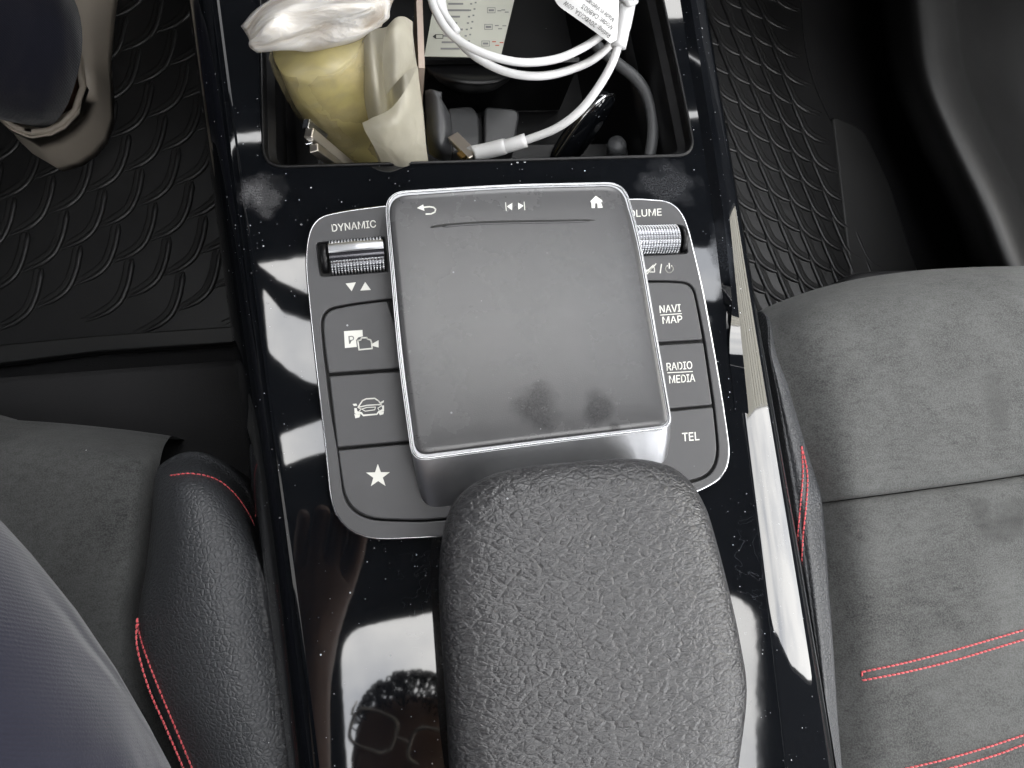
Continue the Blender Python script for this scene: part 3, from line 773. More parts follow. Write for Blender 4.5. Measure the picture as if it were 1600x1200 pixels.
roller((985, 376), (1057, 374), .0062, .0026, False)
for p0, p1, z in (((502, 405.5), (513, 404.5), .0016), ((1060, 374), (1068, 373.5), .0018)):
    m = MB(); A, B = U(*p0, z), U(*p1, z); m.tube([A, A.lerp(B, .1), A.lerp(B, .8), B], [.0052, .006, .006, .0056], 24); m.build('roller_cap', M['bin_plastic'], panel)

# ---- touchpad
zt = lambda p: .0145 - .03 * (p.y - .02) if False else 0.0
ZR = .0165
PADTOP = [(600, 300, 34), (790, 288, 60), (976, 284, 30), (1000, 370, 40), (1052, 670, 22), (850, 694, 60), (644, 722, 26), (622, 560, 60)]
PADBOT = [(602, 304, 30), (790, 292, 60), (974, 289, 26), (998, 372, 40), (1046, 724, 24), (850, 776, 60), (660, 798, 30), (628, 580, 60)]
T = to_w(round_poly(PADTOP, 8), ZR); Bm = to_w(round_poly(PADBOT, 8), .0042)
pad = thing('touchpad', None, None, (0, 0, 0)) if False else None
mb = MB()
inn = inset(T, .0012)
mb.rings([[p + Vector((0, 0, -.003)) for p in Bm], Bm, [b.lerp(t, .5) + Vector((0, 0, .0008)) for b, t in zip(Bm, T)], [p - Vector((0, 0, .0008)) for p in T], T, inn], False, True)
pad = mb.build('touchpad', M['satin'], console)
try: pad.data.set_sharp_from_angle(angle=math.radians(35))
except Exception: pass
mb = MB(); P = inset(T, .0007); P = [p + Vector((0, 0, .0001)) for p in P]; P = P + [P[0], P[1]]; mb.tube(P, .00042, 8, caps=False); mb.build('chrome_rim', M['rim_metal'], pad)
PS = [(606, 308, 30), (790, 295, 60), (970, 291, 26), (994, 372, 40), (1045, 664, 16), (850, 687, 60), (650, 712, 20), (629, 560, 60)]
S = to_w(round_poly(PS, 8), ZR)
surf = dome('pad_surface', S, [(1, -.001), (1, .0006), (.995, .0011), (.985, .0014), (.95, .0016), (.8, .0017), (.55, .0017), (.25, .0017)], M['pad'], pad)
ZS = ZR + .0018
# pressed crease under the symbols
tube_px('crease', [(672, 355, ZS), (700, 351, ZS), (760, 347, ZS), (800, 346, ZS), (860, 345, ZS), (930, 344, ZS)], [.00005] + [.0004] * 29 + [.00005], M['dark_gap'], pad, n=6, seg=6, flat=.35)
tube_px('crease', [(690, 354.5, ZS), (740, 350.5, ZS), (800, 348.5, ZS), (860, 347.5, ZS), (920, 346, ZS)], [.00005] + [.00035] * 23 + [.00005], M['button'], pad, n=6, seg=6, flat=.5)
c3f = c3
flats('back_symbol', [c3([(846, 260), (885, 238), (893, 278)])] + stroke(c3([(885, 256), (925, 252), (950, 256), (963, 268), (958, 285), (935, 297), (903, 298)]), 2.2), ZS, M['print'], pad)
flats('skip_symbol', [c3([(1408, 250), (1442, 228), (1440, 274)]), c3([(1478, 226), (1512, 246), (1480, 270)])] + stroke(c3([(1400, 226), (1404, 276)]), 1.1) + stroke(c3([(1516, 222), (1520, 272)]), 1.1), ZS, M['print'], pad)
c5_ = lambda P: [(880 + x / 4, 280 + y / 4) for x, y in P]
flats('home_symbol', [c5_([(170, 138), (203, 104), (242, 130), (246, 142), (236, 144), (248, 178), (216, 180), (213, 150), (200, 150), (198, 180), (178, 180), (176, 150)])], ZS, M['print'], pad)

# ---- armrest
ZA = .036
ARM = [(690, 850), (702, 800), (722, 770), (757, 746), (810, 731), (900, 721), (975, 716), (1025, 722), (1065, 742), (1093, 783), (1110, 832), (1134, 925), (1150, 1000), (1160, 1075), (1150, 1170), (1130, 1290), (1080, 1420), (960, 1490), (830, 1480), (740, 1400), (708, 1260), (697, 1100), (690, 1000), (686, 920)]
AW = to_w(smooth_loop(ARM, 6), ZA)
prof = [(.93, -.034), (.965, -.026), (.985, -.014), (.997, -.005), (1, 0)]
for k in range(1, 19):
    s = 1 - (k / 18) ** 1.9 * .97
    prof.append((s, .014 * (1 - s ** 9.0) ** (1 / 2.1) + .002 * (1 - s * s)))
arm = dome('armrest', AW, prof, M['armrest'], console)

# ================================================================== SEATS
def stitches(name, lines, parent, at, step=.0022, r=.00042):
    for pts in lines:
        m = MB()
        P = np.array([tuple(at(*p)) for p in cr_spline(pts, 30)])
        d = np.concatenate([[0], np.cumsum(np.linalg.norm(np.diff(P, axis=0), axis=1))])
        s = 0.0
        while s < d[-1] - step * .8:
            q = [Vector([np.interp(s + step * t, d, P[:, i]) for i in range(3)]) for t in (.0, .2, .6, .82)]
            side = (q[3] - q[0]).cross(Vector((0, 0, 1))).normalized() * r * .5
            q[0] -= side; q[3] += side
            q[0].z -= r * .6; q[3].z -= r * .6
            m.tube(q, [r * .7, r, r, r * .7], 6); s += step
        if m.v: tag(m.build(name, M['thread'], parent), kind='stuff')

def drape(o):
    """height lookup on a built sheet, used to lay thread on it"""
    from mathutils.bvhtree import BVHTree
    vs = [v.co.copy() for v in o.data.vertices]; fs = [tuple(p.vertices) for p in o.data.polygons]
    t = BVHTree.FromPolygons(vs, fs); C = Vector((0, 0, CAM_H))
    def at(px, py, lift=.0003):
        d = (U(px, py, -.05) - C).normalized(); h = t.ray_cast(C, d)
        if h[0] is None: return U(px, py, -.03)
        return h[0] + Vector((0, 0, lift))
    return at

def widen(W, dx, back=0.0):
    """carry a cushion on to its far edge, and back towards the backrest"""
    out = []
    for r_ in W:
        e = [r_[-1] + Vector((dx, .004, -.002)), r_[-1] + Vector((dx * 1.12, .003, -.03)), r_[-1] + Vector((dx * 1.13, .003, -.10))] if dx > 0 else []
        s_ = [r_[0] + Vector((dx * 1.13, 0, -.10)), r_[0] + Vector((dx * 1.12, 0, -.03)), r_[0] + Vector((dx, 0, -.002))] if dx < 0 else []
        out.append(s_ + r_ + e)
    if back: out.append([p + Vector((0, -back, .01)) for p in out[-1]])
    return out
ps = thing('passenger_seat', 'dark suede passenger seat with red double stitching, right of the console', 'seat', (.30, -.05, FLOOR_Z))
def lip(row, dz, dy=0.0): return [U(*p) + Vector((0, dy, dz)) for p in row]
r1 = [(1186, 497, -.050), (1248, 470, -.045), (1320, 447, -.042), (1400, 432, -.040), (1490, 423, -.040), (1620, 419, -.040), (1800, 420, -.040)]
r2 = [(1196, 528, -.038), (1262, 500, -.026), (1335, 482, -.023), (1412, 470, -.021), (1500, 462, -.021), (1625, 458, -.021), (1800, 458, -.022)]
r3 = [(1212, 590, -.034), (1290, 575, -.020), (1360, 562, -.017), (1430, 552, -.016), (1515, 545, -.016), (1640, 540, -.016), (1800, 540, -.018)]
r4 = [(1238, 680, -.034), (1310, 668, -.020), (1380, 655, -.018), (1450, 645, -.017), (1530, 637, -.017), (1650, 628, -.017), (1800, 620, -.018)]
r5 = [(1262, 755, -.035), (1325, 750, -.021), (1395, 740, -.020), (1460, 730, -.019), (1540, 721, -.019), (1660, 707, -.019), (1800, 690, -.020)]
r6 = [(1271, 786, -.038), (1332, 778, -.026), (1400, 769, -.0245), (1465, 760, -.024), (1545, 749, -.024), (1665, 730, -.024), (1800, 708, -.025)]
W1 = [[U(*p) for p in r] for r in (r1, r2, r3, r4, r5, r6)]
W1 = [[p + Vector((0, -.004, -.16)) for p in W1[0]], [p + Vector((0, .004, -.03)) for p in W1[0]]] + W1 + [[p + Vector((0, .001, -.010)) for p in W1[-1]]]
front = patch('front_cushion', widen(W1, .26), M['suede'], ps, nu=6, nv=6, world=True)
s1 = [(1272, 790, -.038), (1333, 782, -.026), (1401, 773, -.0245), (1466, 764, -.024), (1546, 753, -.024), (1666, 734, -.024), (1800, 712, -.025)]
s2 = [(1276, 818, -.036), (1336, 806, -.022), (1404, 797, -.020), (1469, 788, -.0195), (1550, 777, -.019), (1668, 758, -.019), (1800, 740, -.020)]
s3 = [(1279, 900, -.036), (1345, 895, -.022), (1412, 888, -.020), (1480, 880, -.020), (1560, 872, -.020), (1675, 860, -.020), (1800, 845, -.020)]
s4 = [(1282, 1010, -.037), (1355, 1010, -.023), (1425, 1000, -.022), (1495, 990, -.021), (1575, 978, -.021), (1690, 960, -.021), (1820, 940, -.021)]
s5 = [(1288, 1130, -.037), (1368, 1130, -.024), (1440, 1120, -.022), (1512, 1108, -.021), (1592, 1092, -.021), (1705, 1070, -.021), (1840, 1045, -.021)]
s6 = [(1300, 1300, -.037), (1385, 1300, -.024), (1460, 1290, -.022), (1530, 1275, -.021), (1610, 1255, -.021), (1725, 1230, -.021), (1860, 1200, -.021)]
W2 = [[U(*p) for p in r] for r in (s1, s2, s3, s4, s5, s6)]
W2 = [[p + Vector((0, -.001, -.010)) for p in W2[0]]] + W2
rear = patch('rear_cushion', widen(W2, .26, .25), M['suede'], ps, nu=6, nv=6, world=True)
at = drape(rear)
stitches('stitching', [[p for p in ((1346, 1050), (1420, 1034), (1500, 1013), (1600, 984), (1700, 955))],
                       [p for p in ((1347, 1063), (1420, 1049), (1500, 1029), (1600, 999), (1700, 971))],
                       [p for p in ((1346, 1050), (1346.5, 1056), (1347, 1063))],
                       [p for p in ((1400, 1204), (1470, 1188), (1540, 1168), (1600, 1148), (1700, 1115))],
                       [p for p in ((1440, 1210), (1500, 1196), (1560, 1178), (1600, 1163), (1700, 1130))]], ps, at)
bl = []
for xa, xb, y in ((1184, 1193, 490), (1197, 1213, 556), (1211, 1238, 620), (1224, 1261, 692), (1237, 1281, 764), (1250, 1290, 842), (1264, 1295, 920), (1277, 1302, 1012), (1290, 1308, 1112), (1302, 1318, 1232)):
    d_ = .016 if y == 490 else 0
    up_ = float(np.interp(y, [800, 950], [0, .006])); xa -= float(np.interp(y, [500, 900], [2, 12]))
    p, q, r = U(xa, y, -.035 - d_ + up_), U(xa * .5 + xb * .5, y, -.0285 - d_ + up_), U(xb, y, -.033 - d_ + up_ * .7)
    q.x = max(q.x, p.x + .0006); r.x = max(r.x, q.x + .0015)
    bl.append([p + Vector((-.004, 0, -.06)), p, p.lerp(q, .5) + Vector((0, 0, .0012)), q, q.lerp(r, .55) + Vector((0, 0, .0008)), r, r + Vector((.004, 0, -.014))])
bl = [[p + Vector((0, .002, -.05)) for p in bl[0]]] + bl
bol = patch('side_bolster', bl, M['bolster'], ps, nu=5, nv=5, world=True)
at = drape(bol)
stitches('stitching', [[p for p in ((1252, 697), (1254, 740), (1250, 790), (1246, 840), (1247, 880))],
                       [p for p in ((1252, 697), (1261, 740), (1259, 790), (1254, 840), (1252, 890))]], ps, at)
plate('seat_base', [round_poly([(1292, 480, 10), (1322, 432, 24), (1350, 420, 20), (1480, 416, 10), (2300, 400, 4), (2340, 1300, 4), (1330, 1300, 4)], 6)], -.20, -.10, M['side_plastic'], ps, bevel=.008, res=4)

ds = thing('driver_seat', 'dark driver seat with leather side bolster and red stitching, left of the console', 'seat', (-.25, -.06, FLOOR_Z))
q1 = [(-160, 652, -0.115), (0, 662, -0.110), (90, 668, -0.108), (180, 677, -0.108), (235, 684, -0.110), (262, 688, -0.116)]
q2 = [(-160, 700, -0.092), (0, 702, -0.084), (90, 706, -0.075), (175, 712, -0.068), (225, 718, -0.070), (250, 722, -0.088)]
q3 = [(-160, 790, -0.088), (0, 790, -0.080), (85, 792, -0.071), (165, 795, -0.063), (212, 798, -0.064), (240, 800, -0.084)]
q4 = [(-160, 900, -0.088), (0, 900, -0.080), (80, 900, -0.071), (155, 900, -0.063), (200, 900, -0.064), (228, 900, -0.083)]
q5 = [(-160, 1020, -0.090), (0, 1020, -0.082), (80, 1020, -0.073), (150, 1020, -0.064), (190, 1020, -0.065), (222, 1020, -0.082)]
q6 = [(-160, 1250, -0.090), (0, 1250, -0.082), (90, 1250, -0.073), (180, 1250, -0.066), (240, 1250, -0.068), (290, 1250, -0.082)]
Wd = [[U(*p) for p in r] for r in (q1, q2, q3, q4, q5, q6)]
Wd = [[p + Vector((0, -.003, -.14)) for p in Wd[0]], [p + Vector((0, .003, -.025)) for p in Wd[0]]] + Wd
patch('seat_cushion', widen(Wd, -.26, .25), M['suede'], ds, nu=6, nv=6, world=True)
Bd = []
for row in ([(244, 742, -.062), (275, 721, -.060), (310, 719, -.060), (348, 738, -.064), (380, 768, -.070), (402, 800, -.080)],
            [(240, 770, -.052), (272, 756, -.036), (310, 758, -.032), (350, 775, -.036), (382, 800, -.048), (404, 830, -.066)],
            [(236, 820, -.050), (270, 820, -.030), (310, 822, -.024), (355, 830, -.026), (392, 850, -.032), (412, 872, -.044)],
            [(228, 890, -.050), (265, 890, -.030), (310, 892, -.022), (360, 896, -.022), (402, 905, -.028), (426, 915, -.038)],
            [(216, 968, -.050), (255, 966, -.032), (310, 965, -.022), (365, 964, -.021), (412, 965, -.028), (438, 968, -.036)],
            [(222, 1040, -.048), (262, 1040, -.034), (318, 1040, -.024), (375, 1040, -.022), (424, 1040, -.028), (450, 1042, -.036)],
            [(250, 1110, -.046), (285, 1110, -.034), (335, 1110, -.026), (388, 1110, -.024), (435, 1110, -.029), (460, 1112, -.036)],
            [(284, 1190, -.045), (315, 1190, -.036), (358, 1190, -.029), (402, 1190, -.027), (446, 1190, -.030), (472, 1192, -.036)],
            [(330, 1300, -.045), (355, 1300, -.036), (390, 1300, -.031), (428, 1300, -.030), (465, 1300, -.040), (488, 1302, -.055)]):
    W_ = [U(*p) for p in row]
    Bd.append([W_[0] + Vector((.004, 0, -.02))] + W_ + [W_[-1] + Vector((-.002, 0, -.10))])
Bd = [[p + Vector((0, -.004, -.10)) for p in Bd[0]], [p + Vector((0, .004, -.016)) for p in Bd[0]]] + Bd
bold_ = patch('side_bolster', Bd, M['bolster'], ds, nu=6, nv=6, world=True)
at = drape(bold_)
stitches('stitching', [[p for p in ((266, 743), (300, 740), (338, 749), (366, 771), (385, 797), (398, 822))],
                       [p for p in ((214, 966), (214, 1010), (232, 1075), (258, 1135), (286, 1200), (310, 1260))],
                       [p for p in ((214, 966), (222, 1005), (244, 1065), (271, 1130), (300, 1200), (322, 1260))]], ds, at)
plate('seat_base', [round_poly([(-160, 600, 5), (382, 560, 5), (410, 800, 10), (420, 1250, 5), (-160, 1250, 5)], 4)], -.22, -.15, M['carpet'], ds, bevel=.004)

# ================================================================== FLOOR MATS
def floor_mat(label, outline, rib_px, rows_, cols_, mirror, base_px, inside, lip=.0023):
    zf = FLOOR_Z
    root = thing('floor_mat', label, 'floor mat', U(*base_px, zf), 'rubber floor mats in the footwells')
    plate('mat_sheet', [outline], zf - .010, zf, M['rubber'], root, bevel=.002)
    P = [U(x, y, zf) - U(0, 0, zf) for x, y in rib_px]
    P = cr_spline([tuple(p) for p in P], 5)
    m = MB(); n = len(P)
    tp = np.interp(np.linspace(0, 1, n), [0, .12, .8, 1], [.35, 1, .9, .15])
    m.tube([Vector(p) for p in P], list(.0021 * tp), 8, flat=.12); nf = len(m.f)  # flat dark strip stands for the shaded recess of a tread groove
    m.tube([Vector(p) + Vector((-.0030 * mirror, -.0024, 0)) for p in P], list(lip * tp), 8, flat=.8)
    me = bpy.data.meshes.new('rib'); me.from_pydata(m.v, [], m.f); me.materials.append(M['dark_gap']); me.materials.append(M['rubber'])
    for q in me.polygons[nf:]: q.material_index = 1
    me.polygons.foreach_set('use_smooth', [True] * len(me.polygons)); me.update()
    a, b, o0 = rows_, cols_, None
    va = U(a[0], a[1], zf) - U(0, 0, zf); vb = U(b[0], b[1], zf) - U(0, 0, zf); o = U(*base_px, zf)
    k = 0
    from mathutils import geometry
    ol = [Vector((p.x, p.y)) for p in to_w(outline, zf)]
    def ins(p):
        c = False; n = len(ol)
        for i in range(n):
            u, v = ol[i], ol[i - 1]
            if (u.y > p.y) != (v.y > p.y) and p.x < (v.x - u.x) * (p.y - u.y) / (v.y - u.y) + u.x: c = not c
        return c
    for i in range(-26, 27):
        for j in range(-26, 27):
            p = o + va * i + vb * j
            q = p + Vector(P[-1])
            if not (ins(p) and ins(q) and inside(p, q)): continue
            rb = bpy.data.objects.new('rib', me); COL.objects.link(rb); rb.parent = root
            rb.location = p - o + Vector((0, 0, 0)); k += 1
    return root
RIGHT_MAT = round_poly([(1060, -160, 20), (1240, -160, 30), (1262, 110, 60), (1330, 250, 40), (1420, 470, 20), (1420, 620, 20), (1100, 620, 20)], 6)
floor_mat('black rubber floor mat with wavy tread ribs in the right footwell', RIGHT_MAT, [(0, 0), (10, 33), (21, 60), (39, 74), (67, 84)], (41, 18), (12, 51), 1, (1150, 300), lambda p, q: True)
def edge_y(x):
    a_, b_ = U(0, 540, FLOOR_Z), U(358, 512, FLOOR_Z)
    return a_.y + (b_.y - a_.y) * (x - a_.x) / (b_.x - a_.x)
LEFT_MAT = round_poly([(-300, -200, 30), (420, -200, 30), (420, 534, 20), (150, 551, 30), (-300, 610, 30)], 6)
lm_ = floor_mat('black rubber floor mat with wavy tread ribs in the left footwell under the shoe', LEFT_MAT, [(0, 0), (-3, 16), (-8, 36), (-20, 60), (-42, 76), (-76, 88)], (59, -29), (20, 52), -1, (200, 400), lambda p, q: min(p.y, q.y) > edge_y(q.x) )

plate('mat_border', [round_poly([(-300, 566, 6), (150, 524, 10), (414, 506, 6), (416, 532, 6), (150, 549, 10), (-300, 606, 6)], 4)], FLOOR_Z - .002, FLOOR_Z + .003, M['border'], lm_, bevel=.0012)
# ================================================================== RIGHT FOOTWELL SIDE
patch_rows = []
for px, py in ((1428, -120), (1438, 20), (1452, 120), (1492, 220), (1540, 320), (1580, 420), (1640, 560)):
    patch_rows.append([(px - 60, py + 10, -.27), (px - 45, py + 8, -.20), (px - 15, py + 3, -.165), (px + 18, py - 2, -.158), (px + 50, py - 6, -.17), (px + 66, py - 8, -.20), (px + 140, py - 16, -.22), (px + 300, py - 30, -.20), (px + 520, py - 50, -.12)])
dp = patch('door_panel', patch_rows, M['door'], None, nu=5, nv=5)
tag(dp, 'dark curved door trim panel with a soft sheen at the right of the footwell', 'door panel')
sp = plate('sill_trim', [round_poly([(1300, 180, 10), (1350, 200, 20), (1392, 290, 20), (1440, 440, 4), (1330, 440, 4)], 4)], -.288, -.2735, M['sill'], None, bevel=.002)
tag(sp, 'satin grey sill strip beside the right floor mat', 'sill trim')

# ================================================================== THINGS IN THE BIN
# bag of yellow food with rolled white top
bag = thing('food_bag', 'bag of yellow mash with rolled white top at the left of the bin', 'food bag', U(590, 255, -.095))
B0 = U(606, 285, -.085); T0 = U(497, 66, .020)
ax = (T0 - B0); L = ax.length; ax.normalize()
sx = Vector((1, .3, .1)); sx = (sx - ax * sx.dot(ax)).normalized(); sy = ax.cross(sx)
def tubebody(rads, amp, seed, n=40, rows_=26, r_scale=1.0):
    rnd = np.random.RandomState(seed); ph = rnd.rand(12) * 6.28
    R = []
    for i in range(rows_):
        t = i / (rows_ - 1); c = B0 + ax * L * t; r0 = np.interp(t, *zip(*rads)) * r_scale
        ring = []
        for k in range(n):
            a = 2 * math.pi * k / n
            d = 1 + amp * (math.sin(3 * a + ph[0] + 4 * t) * .4 + math.sin(5 * a + ph[1] - 9 * t) * .3 + math.sin(11 * a + ph[2] + 17 * t) * .18 + math.sin(7 * a + 25 * t + ph[3]) * .2)
            ring.append(c + (sx * math.cos(a) + sy * math.sin(a) * .8) * r0 * d)
        R.append(ring)
    return R
RAD = [(0, .0205), (.15, .0215), (.5, .0212), (.8, .0206), (1, .0190)]
m = MB(); m.rings(tubebody(RAD, .035, 3)); m.build('food', M['yellow'], bag)
m = MB(); m.rings(tubebody([(a, b + .0009) for a, b in RAD], .085, 5), True, False); m.build('clear_wrap', M['clear_film'], bag)
# rolled top: folded film, wide crumpled band
rows = [[(376, 40, .030), (400, 14, .034), (448, -14, .036), (520, -30, .036), (590, -30, .034), (640, -20, .028)],
        [(383, 52, .040), (412, 22, .046), (452, 4, .048), (520, -8, .048), (585, -10, .046), (622, -4, .036)],
        [(387, 62, .044), (418, 42, .051), (455, 26, .050), (520, 12, .052), (580, 8, .050), (612, 14, .038)],
        [(390, 72, .042), (424, 56, .047), (462, 48, .045), (520, 34, .047), (575, 26, .046), (606, 26, .036)],
        [(396, 80, .036), (430, 68, .042), (470, 60, .041), (522, 48, .043), (568, 40, .042), (600, 36, .034)],
        [(404, 82, .026), (432, 78, .032), (474, 76, .034), (524, 64, .036), (562, 54, .036), (596, 42, .030)],
        [(410, 72, .016), (436, 74, .022), (478, 80, .026), (526, 72, .030), (560, 60, .030), (590, 40, .024)]]
rs = np.random.RandomState(4)
rows = [[(x + rs.randn() * 1.2, y + rs.randn() * 1.6, z + rs.randn() * .0014) for x, y, z in r] for r in rows]
patch('rolled_top', rows, M['white_film'], bag, nu=6, nv=5, thick=.0006)
# crumpled frosted film
ff = thing('plastic_film', 'crumpled frosted plastic film stuffed beside the yellow food bag', 'plastic film', U(625, 250, -.06))
patch('film_sheet', [[(556, 78, .020), (580, 48, .028), (604, 42, .024), (622, 26, .026), (643, 32, .020)],
                     [(562, 110, .012), (584, 100, .022), (604, 96, .010), (626, 60, .018), (648, 78, .012)],
                     [(568, 150, .004), (590, 150, .014), (610, 150, .000), (630, 130, .010), (654, 120, .004)],
                     [(576, 190, -.008), (596, 195, .002), (616, 190, -.010), (636, 190, .000), (662, 180, -.006)],
                     [(584, 230, -.020), (602, 235, -.010), (622, 230, -.02), (642, 235, -.010), (666, 230, -.016)],
                     [(600, 275, -.03), (612, 280, -.020), (632, 280, -.03), (648, 280, -.020), (672, 275, -.024)]], M['film'], ff, nu=6, nv=6)
patch('film_fold', [[(566, 192, .014), (582, 184, .018), (610, 170, .020), (634, 140, .022), (653, 103, .020)],
                    [(570, 204, .016), (590, 198, .020), (616, 190, .022), (640, 172, .018), (656, 140, .012)],
                    [(580, 222, .010), (600, 222, .014), (624, 218, .014), (646, 210, .010), (662, 196, .006)],
                    [(592, 244, .000), (612, 248, .004), (634, 248, .004), (654, 246, .000), (668, 244, -.002)],
                    [(604, 275, -.010), (622, 280, -.008), (640, 282, -.008), (658, 280, -.01), (674, 276, -.012)]], M['film'], ff, nu=6, nv=6)
patch('film_fold', [[(606, 40, .030), (618, 28, .032), (632, 26, .030), (645, 34, .026)],
                    [(600, 66, .028), (614, 48, .034), (630, 46, .032), (645, 60, .026)],
                    [(598, 100, .020), (616, 84, .028), (632, 82, .026), (646, 88, .020)],
                    [(602, 150, .010), (618, 130, .018), (636, 112, .018), (652, 102, .014)]], M['film'], ff, nu=5, nv=5)
# metal clip
clip = thing('metal_clip', 'pair of shiny steel bars leaning in the bottom left corner of the bin', 'metal clip', U(530, 255, -.06))
for a, b, wd in (((482, 207, .002), (560, 272, -.030), 11), ((490, 231, .000), (552, 276, -.030), 9)):
    A, B = U(*a), U(*b); d = (B - A); Lh = d.length / 2; d.normalize()
    s = d.cross(Vector((0, 0, 1))).normalized(); n_ = s.cross(d)
    m = MB(); m.box((A + B) / 2, d * Lh, s * .0012 * wd / 6, n_ * .0020); o_ = m.build('bar', M['steel'], clip, smooth=False)
    bv = o_.modifiers.new('bevel', 'BEVEL'); bv.width = .0004; bv.segments = 2
    m = MB(); m.box(A - s * .0040 + d * .006 - n_ * .002, d * .0065, s * .0022, n_ * .0016); o_ = m.build('clip_jaw', M['chrome'], clip, smooth=False)
    bv = o_.modifiers.new('bevel', 'BEVEL'); bv.width = .0004; bv.segments = 2
# thin upright card edge
m = MB(); A, B = U(654, -40, .004), U(659, 106, .004)
d = (B - A).normalized(); s = d.cross(Vector((0, 0, 1))).normalized()
m.box((A + B) / 2 - Vector((0, 0, .035)), (B - A) / 2, s * .0013, Vector((0, 0, .035)))
cd = m.build('card', M['copper'], None, smooth=False); tag(cd, 'thin pinkish card standing on edge between the film and the leaflet', 'card')
# leaflet
lf = thing('leaflet', 'pale green printed leaflet with tiny diagrams, lying in the bin under the white cable', 'leaflet', U(730, 40, -.045))
zl = lambda x, y: -.040
plate('paper', [[(663, 88), (690, -60), (818, -60), (782, 90)]], -.0405, -.040, M['leaflet'], lf)
rs = random.Random(5); dk, rd = [], []
ex = np.array([-1, -.02]); ey = np.array([.2, -1.0])
def lp(u, v): return (700 + .85 * u + v * .17, 84 - v - u * .0)
words_ = ['Temp.', 'Rider', 'Auto', 'Belegt', 'Sitz']
for i in range(11):
    y0 = 8 + i * 10; ln_ = rs.uniform(18, 32)
    x = 0
    while x < ln_:
        wd = rs.uniform(3, 8); a, b = lp(x - 14, y0), lp(x - 14 + wd, y0)
        dk += stroke([a, b], 3.0); x += wd + 1.6
    dk += stroke([lp(26, y0), lp(28, y0)], 2.4) + stroke([lp(34, y0 + 2), lp(35.5, y0 + 2)], 2.4)
for i in range(5):
    y0 = 16 + i * 26; c_ = lp(66, y0); x, y = c_
    dk += stroke([(x - 6, y - 4), (x + 6, y - 4), (x + 6, y + 4), (x - 6, y + 4)], .9, True) + stroke([(x - 3, y), (x + 3, y)], 3.2)
    for q in range(3):
        a = lp(78 + q * 7, y0 + rs.uniform(-3, 3)); (rd if i in (0, 3, 4) else dk).extend(stroke([a, (a[0] + 5, a[1])], 1.6))
flats('printed_text', dk, -.0398, M['ink_grey'], lf); flats('red_text', rd, -.0398, M['ink_red'], lf)
flats('arrow_print', [[(676, 57), (681, 53), (681, 61)]] + stroke([(681, 54), (692, 54), (692, 60), (681, 60)], .9, True), -.0397, M['ink'], lf)

# white cable
cb = thing('charging_cable', 'coiled white charging cable with printed label, lying in the bin', 'cable', U(850, 120, -.03))
RC = .00175
tube_px('cable_loop', [(700, -150, .0), (676, -60, .004), (674, -8, .008), (682, 20, .010), (706, 55, .012), (752, 82, .014), (810, 97, .014), (866, 93, .013), (908, 76, .012), (940, 55, .010), (968, 30, .006)], RC, M['cable'], cb, n=8, seg=12)
tube_px('cable_loop', [(716, -150, -.006), (692, -60, -.002), (690, -8, .002), (697, 28, .003), (722, 70, .004), (762, 100, .004), (806, 116, .004), (854, 118, .004), (902, 105, .003), (934, 88, .002), (960, 62, .002), (972, 40, .002)], RC * 1.02, M['cable'], cb, n=8, seg=12)
tube_px('cable_loop', [(690, -150, -.008), (684, -60, -.003), (683, -10, .006), (692, 18, .0065), (714, 50, .008)], RC, M['cable'], cb, n=6, seg=12)
tube_px('cable_loop', [(976, 10, .010), (970, 50, .012), (965, 74, .012), (955, 102, .010), (934, 138, .006), (905, 174, .000), (868, 201, -.006), (820, 220, -.012)], RC * 1.05, M['cable'], cb, n=8, seg=12)
tube_px('cable_sleeve', [(986, -30, .014), (980, 8, .014), (972, 46, .014), (966, 74, .012)], [.0037] * 6 + [.0036] * 6 + [.0034] * 7, M['cable'], cb, n=6, seg=14)
tube_px('cable_tie', [(974, 2, .016), (985, 6, .019), (994, 2, .015)], .0012, M['cable'], cb, n=4, seg=8)
tube_px('plug_boot', [(822, 219, -.012), (800, 226, -.014), (785, 230, -.016)], .0031, M['cable'], cb, n=3, seg=16)
tube_px('plug', [(787, 229.5, -.016), (784, 230, -.016), (760, 236, -.019), (740, 240, -.021), (737, 241, -.021)], [.0030] + [.0036] * 11 + [.0036], M['cable'], cb, n=3, seg=16)
# label
lab = patch('cable_label', [[(862, -12, .016), (890, -30, .018), (930, -46, .019), (972, -60, .018)],
                            [(872, 8, .020), (900, -2, .022), (936, -10, .022), (968, -16, .020)],
                            [(895, 25, .021), (918, 18, .023), (944, 12, .023), (967, 6, .021)],
                            [(923, 45, .020), (938, 40, .022), (954, 36, .022), (966, 32, .020)],
                            [(954, 68, .018), (957, 66, .018), (961, 64, .018), (964, 62, .018)]], M['tag'], cb, nu=5, nv=5)
at = drape(lab)
def on_label(s, p0, p1, cap):
    o = text_px('lettering', s, p0, p1, cap, .02, M['ink'], cb, bold=.004)
    L0 = cb.location
    for v in o.data.vertices:
        d = v.co - Vector((0, 0, CAM_H)); px = 0
        C = Vector((0, 0, CAM_H)); h = LABT.ray_cast(C, d.normalized())
        if h[0] is not None: v.co = h[0] - d.normalized() * .0003
    return o
from mathutils.bvhtree import BVHTree
LABT = BVHTree.FromPolygons([v.co.copy() for v in lab.data.vertices], [tuple(p.vertices) for p in lab.data.polygons])
on_label('Rating: 20VDC/3A, 60W', (955, 54), (884, 1), 7.5)
on_label('Model: CAB003', (959, 41), (912, 6), 7.5)
on_label('Made in Vietnam', (961, 29), (918, -4), 7.5)
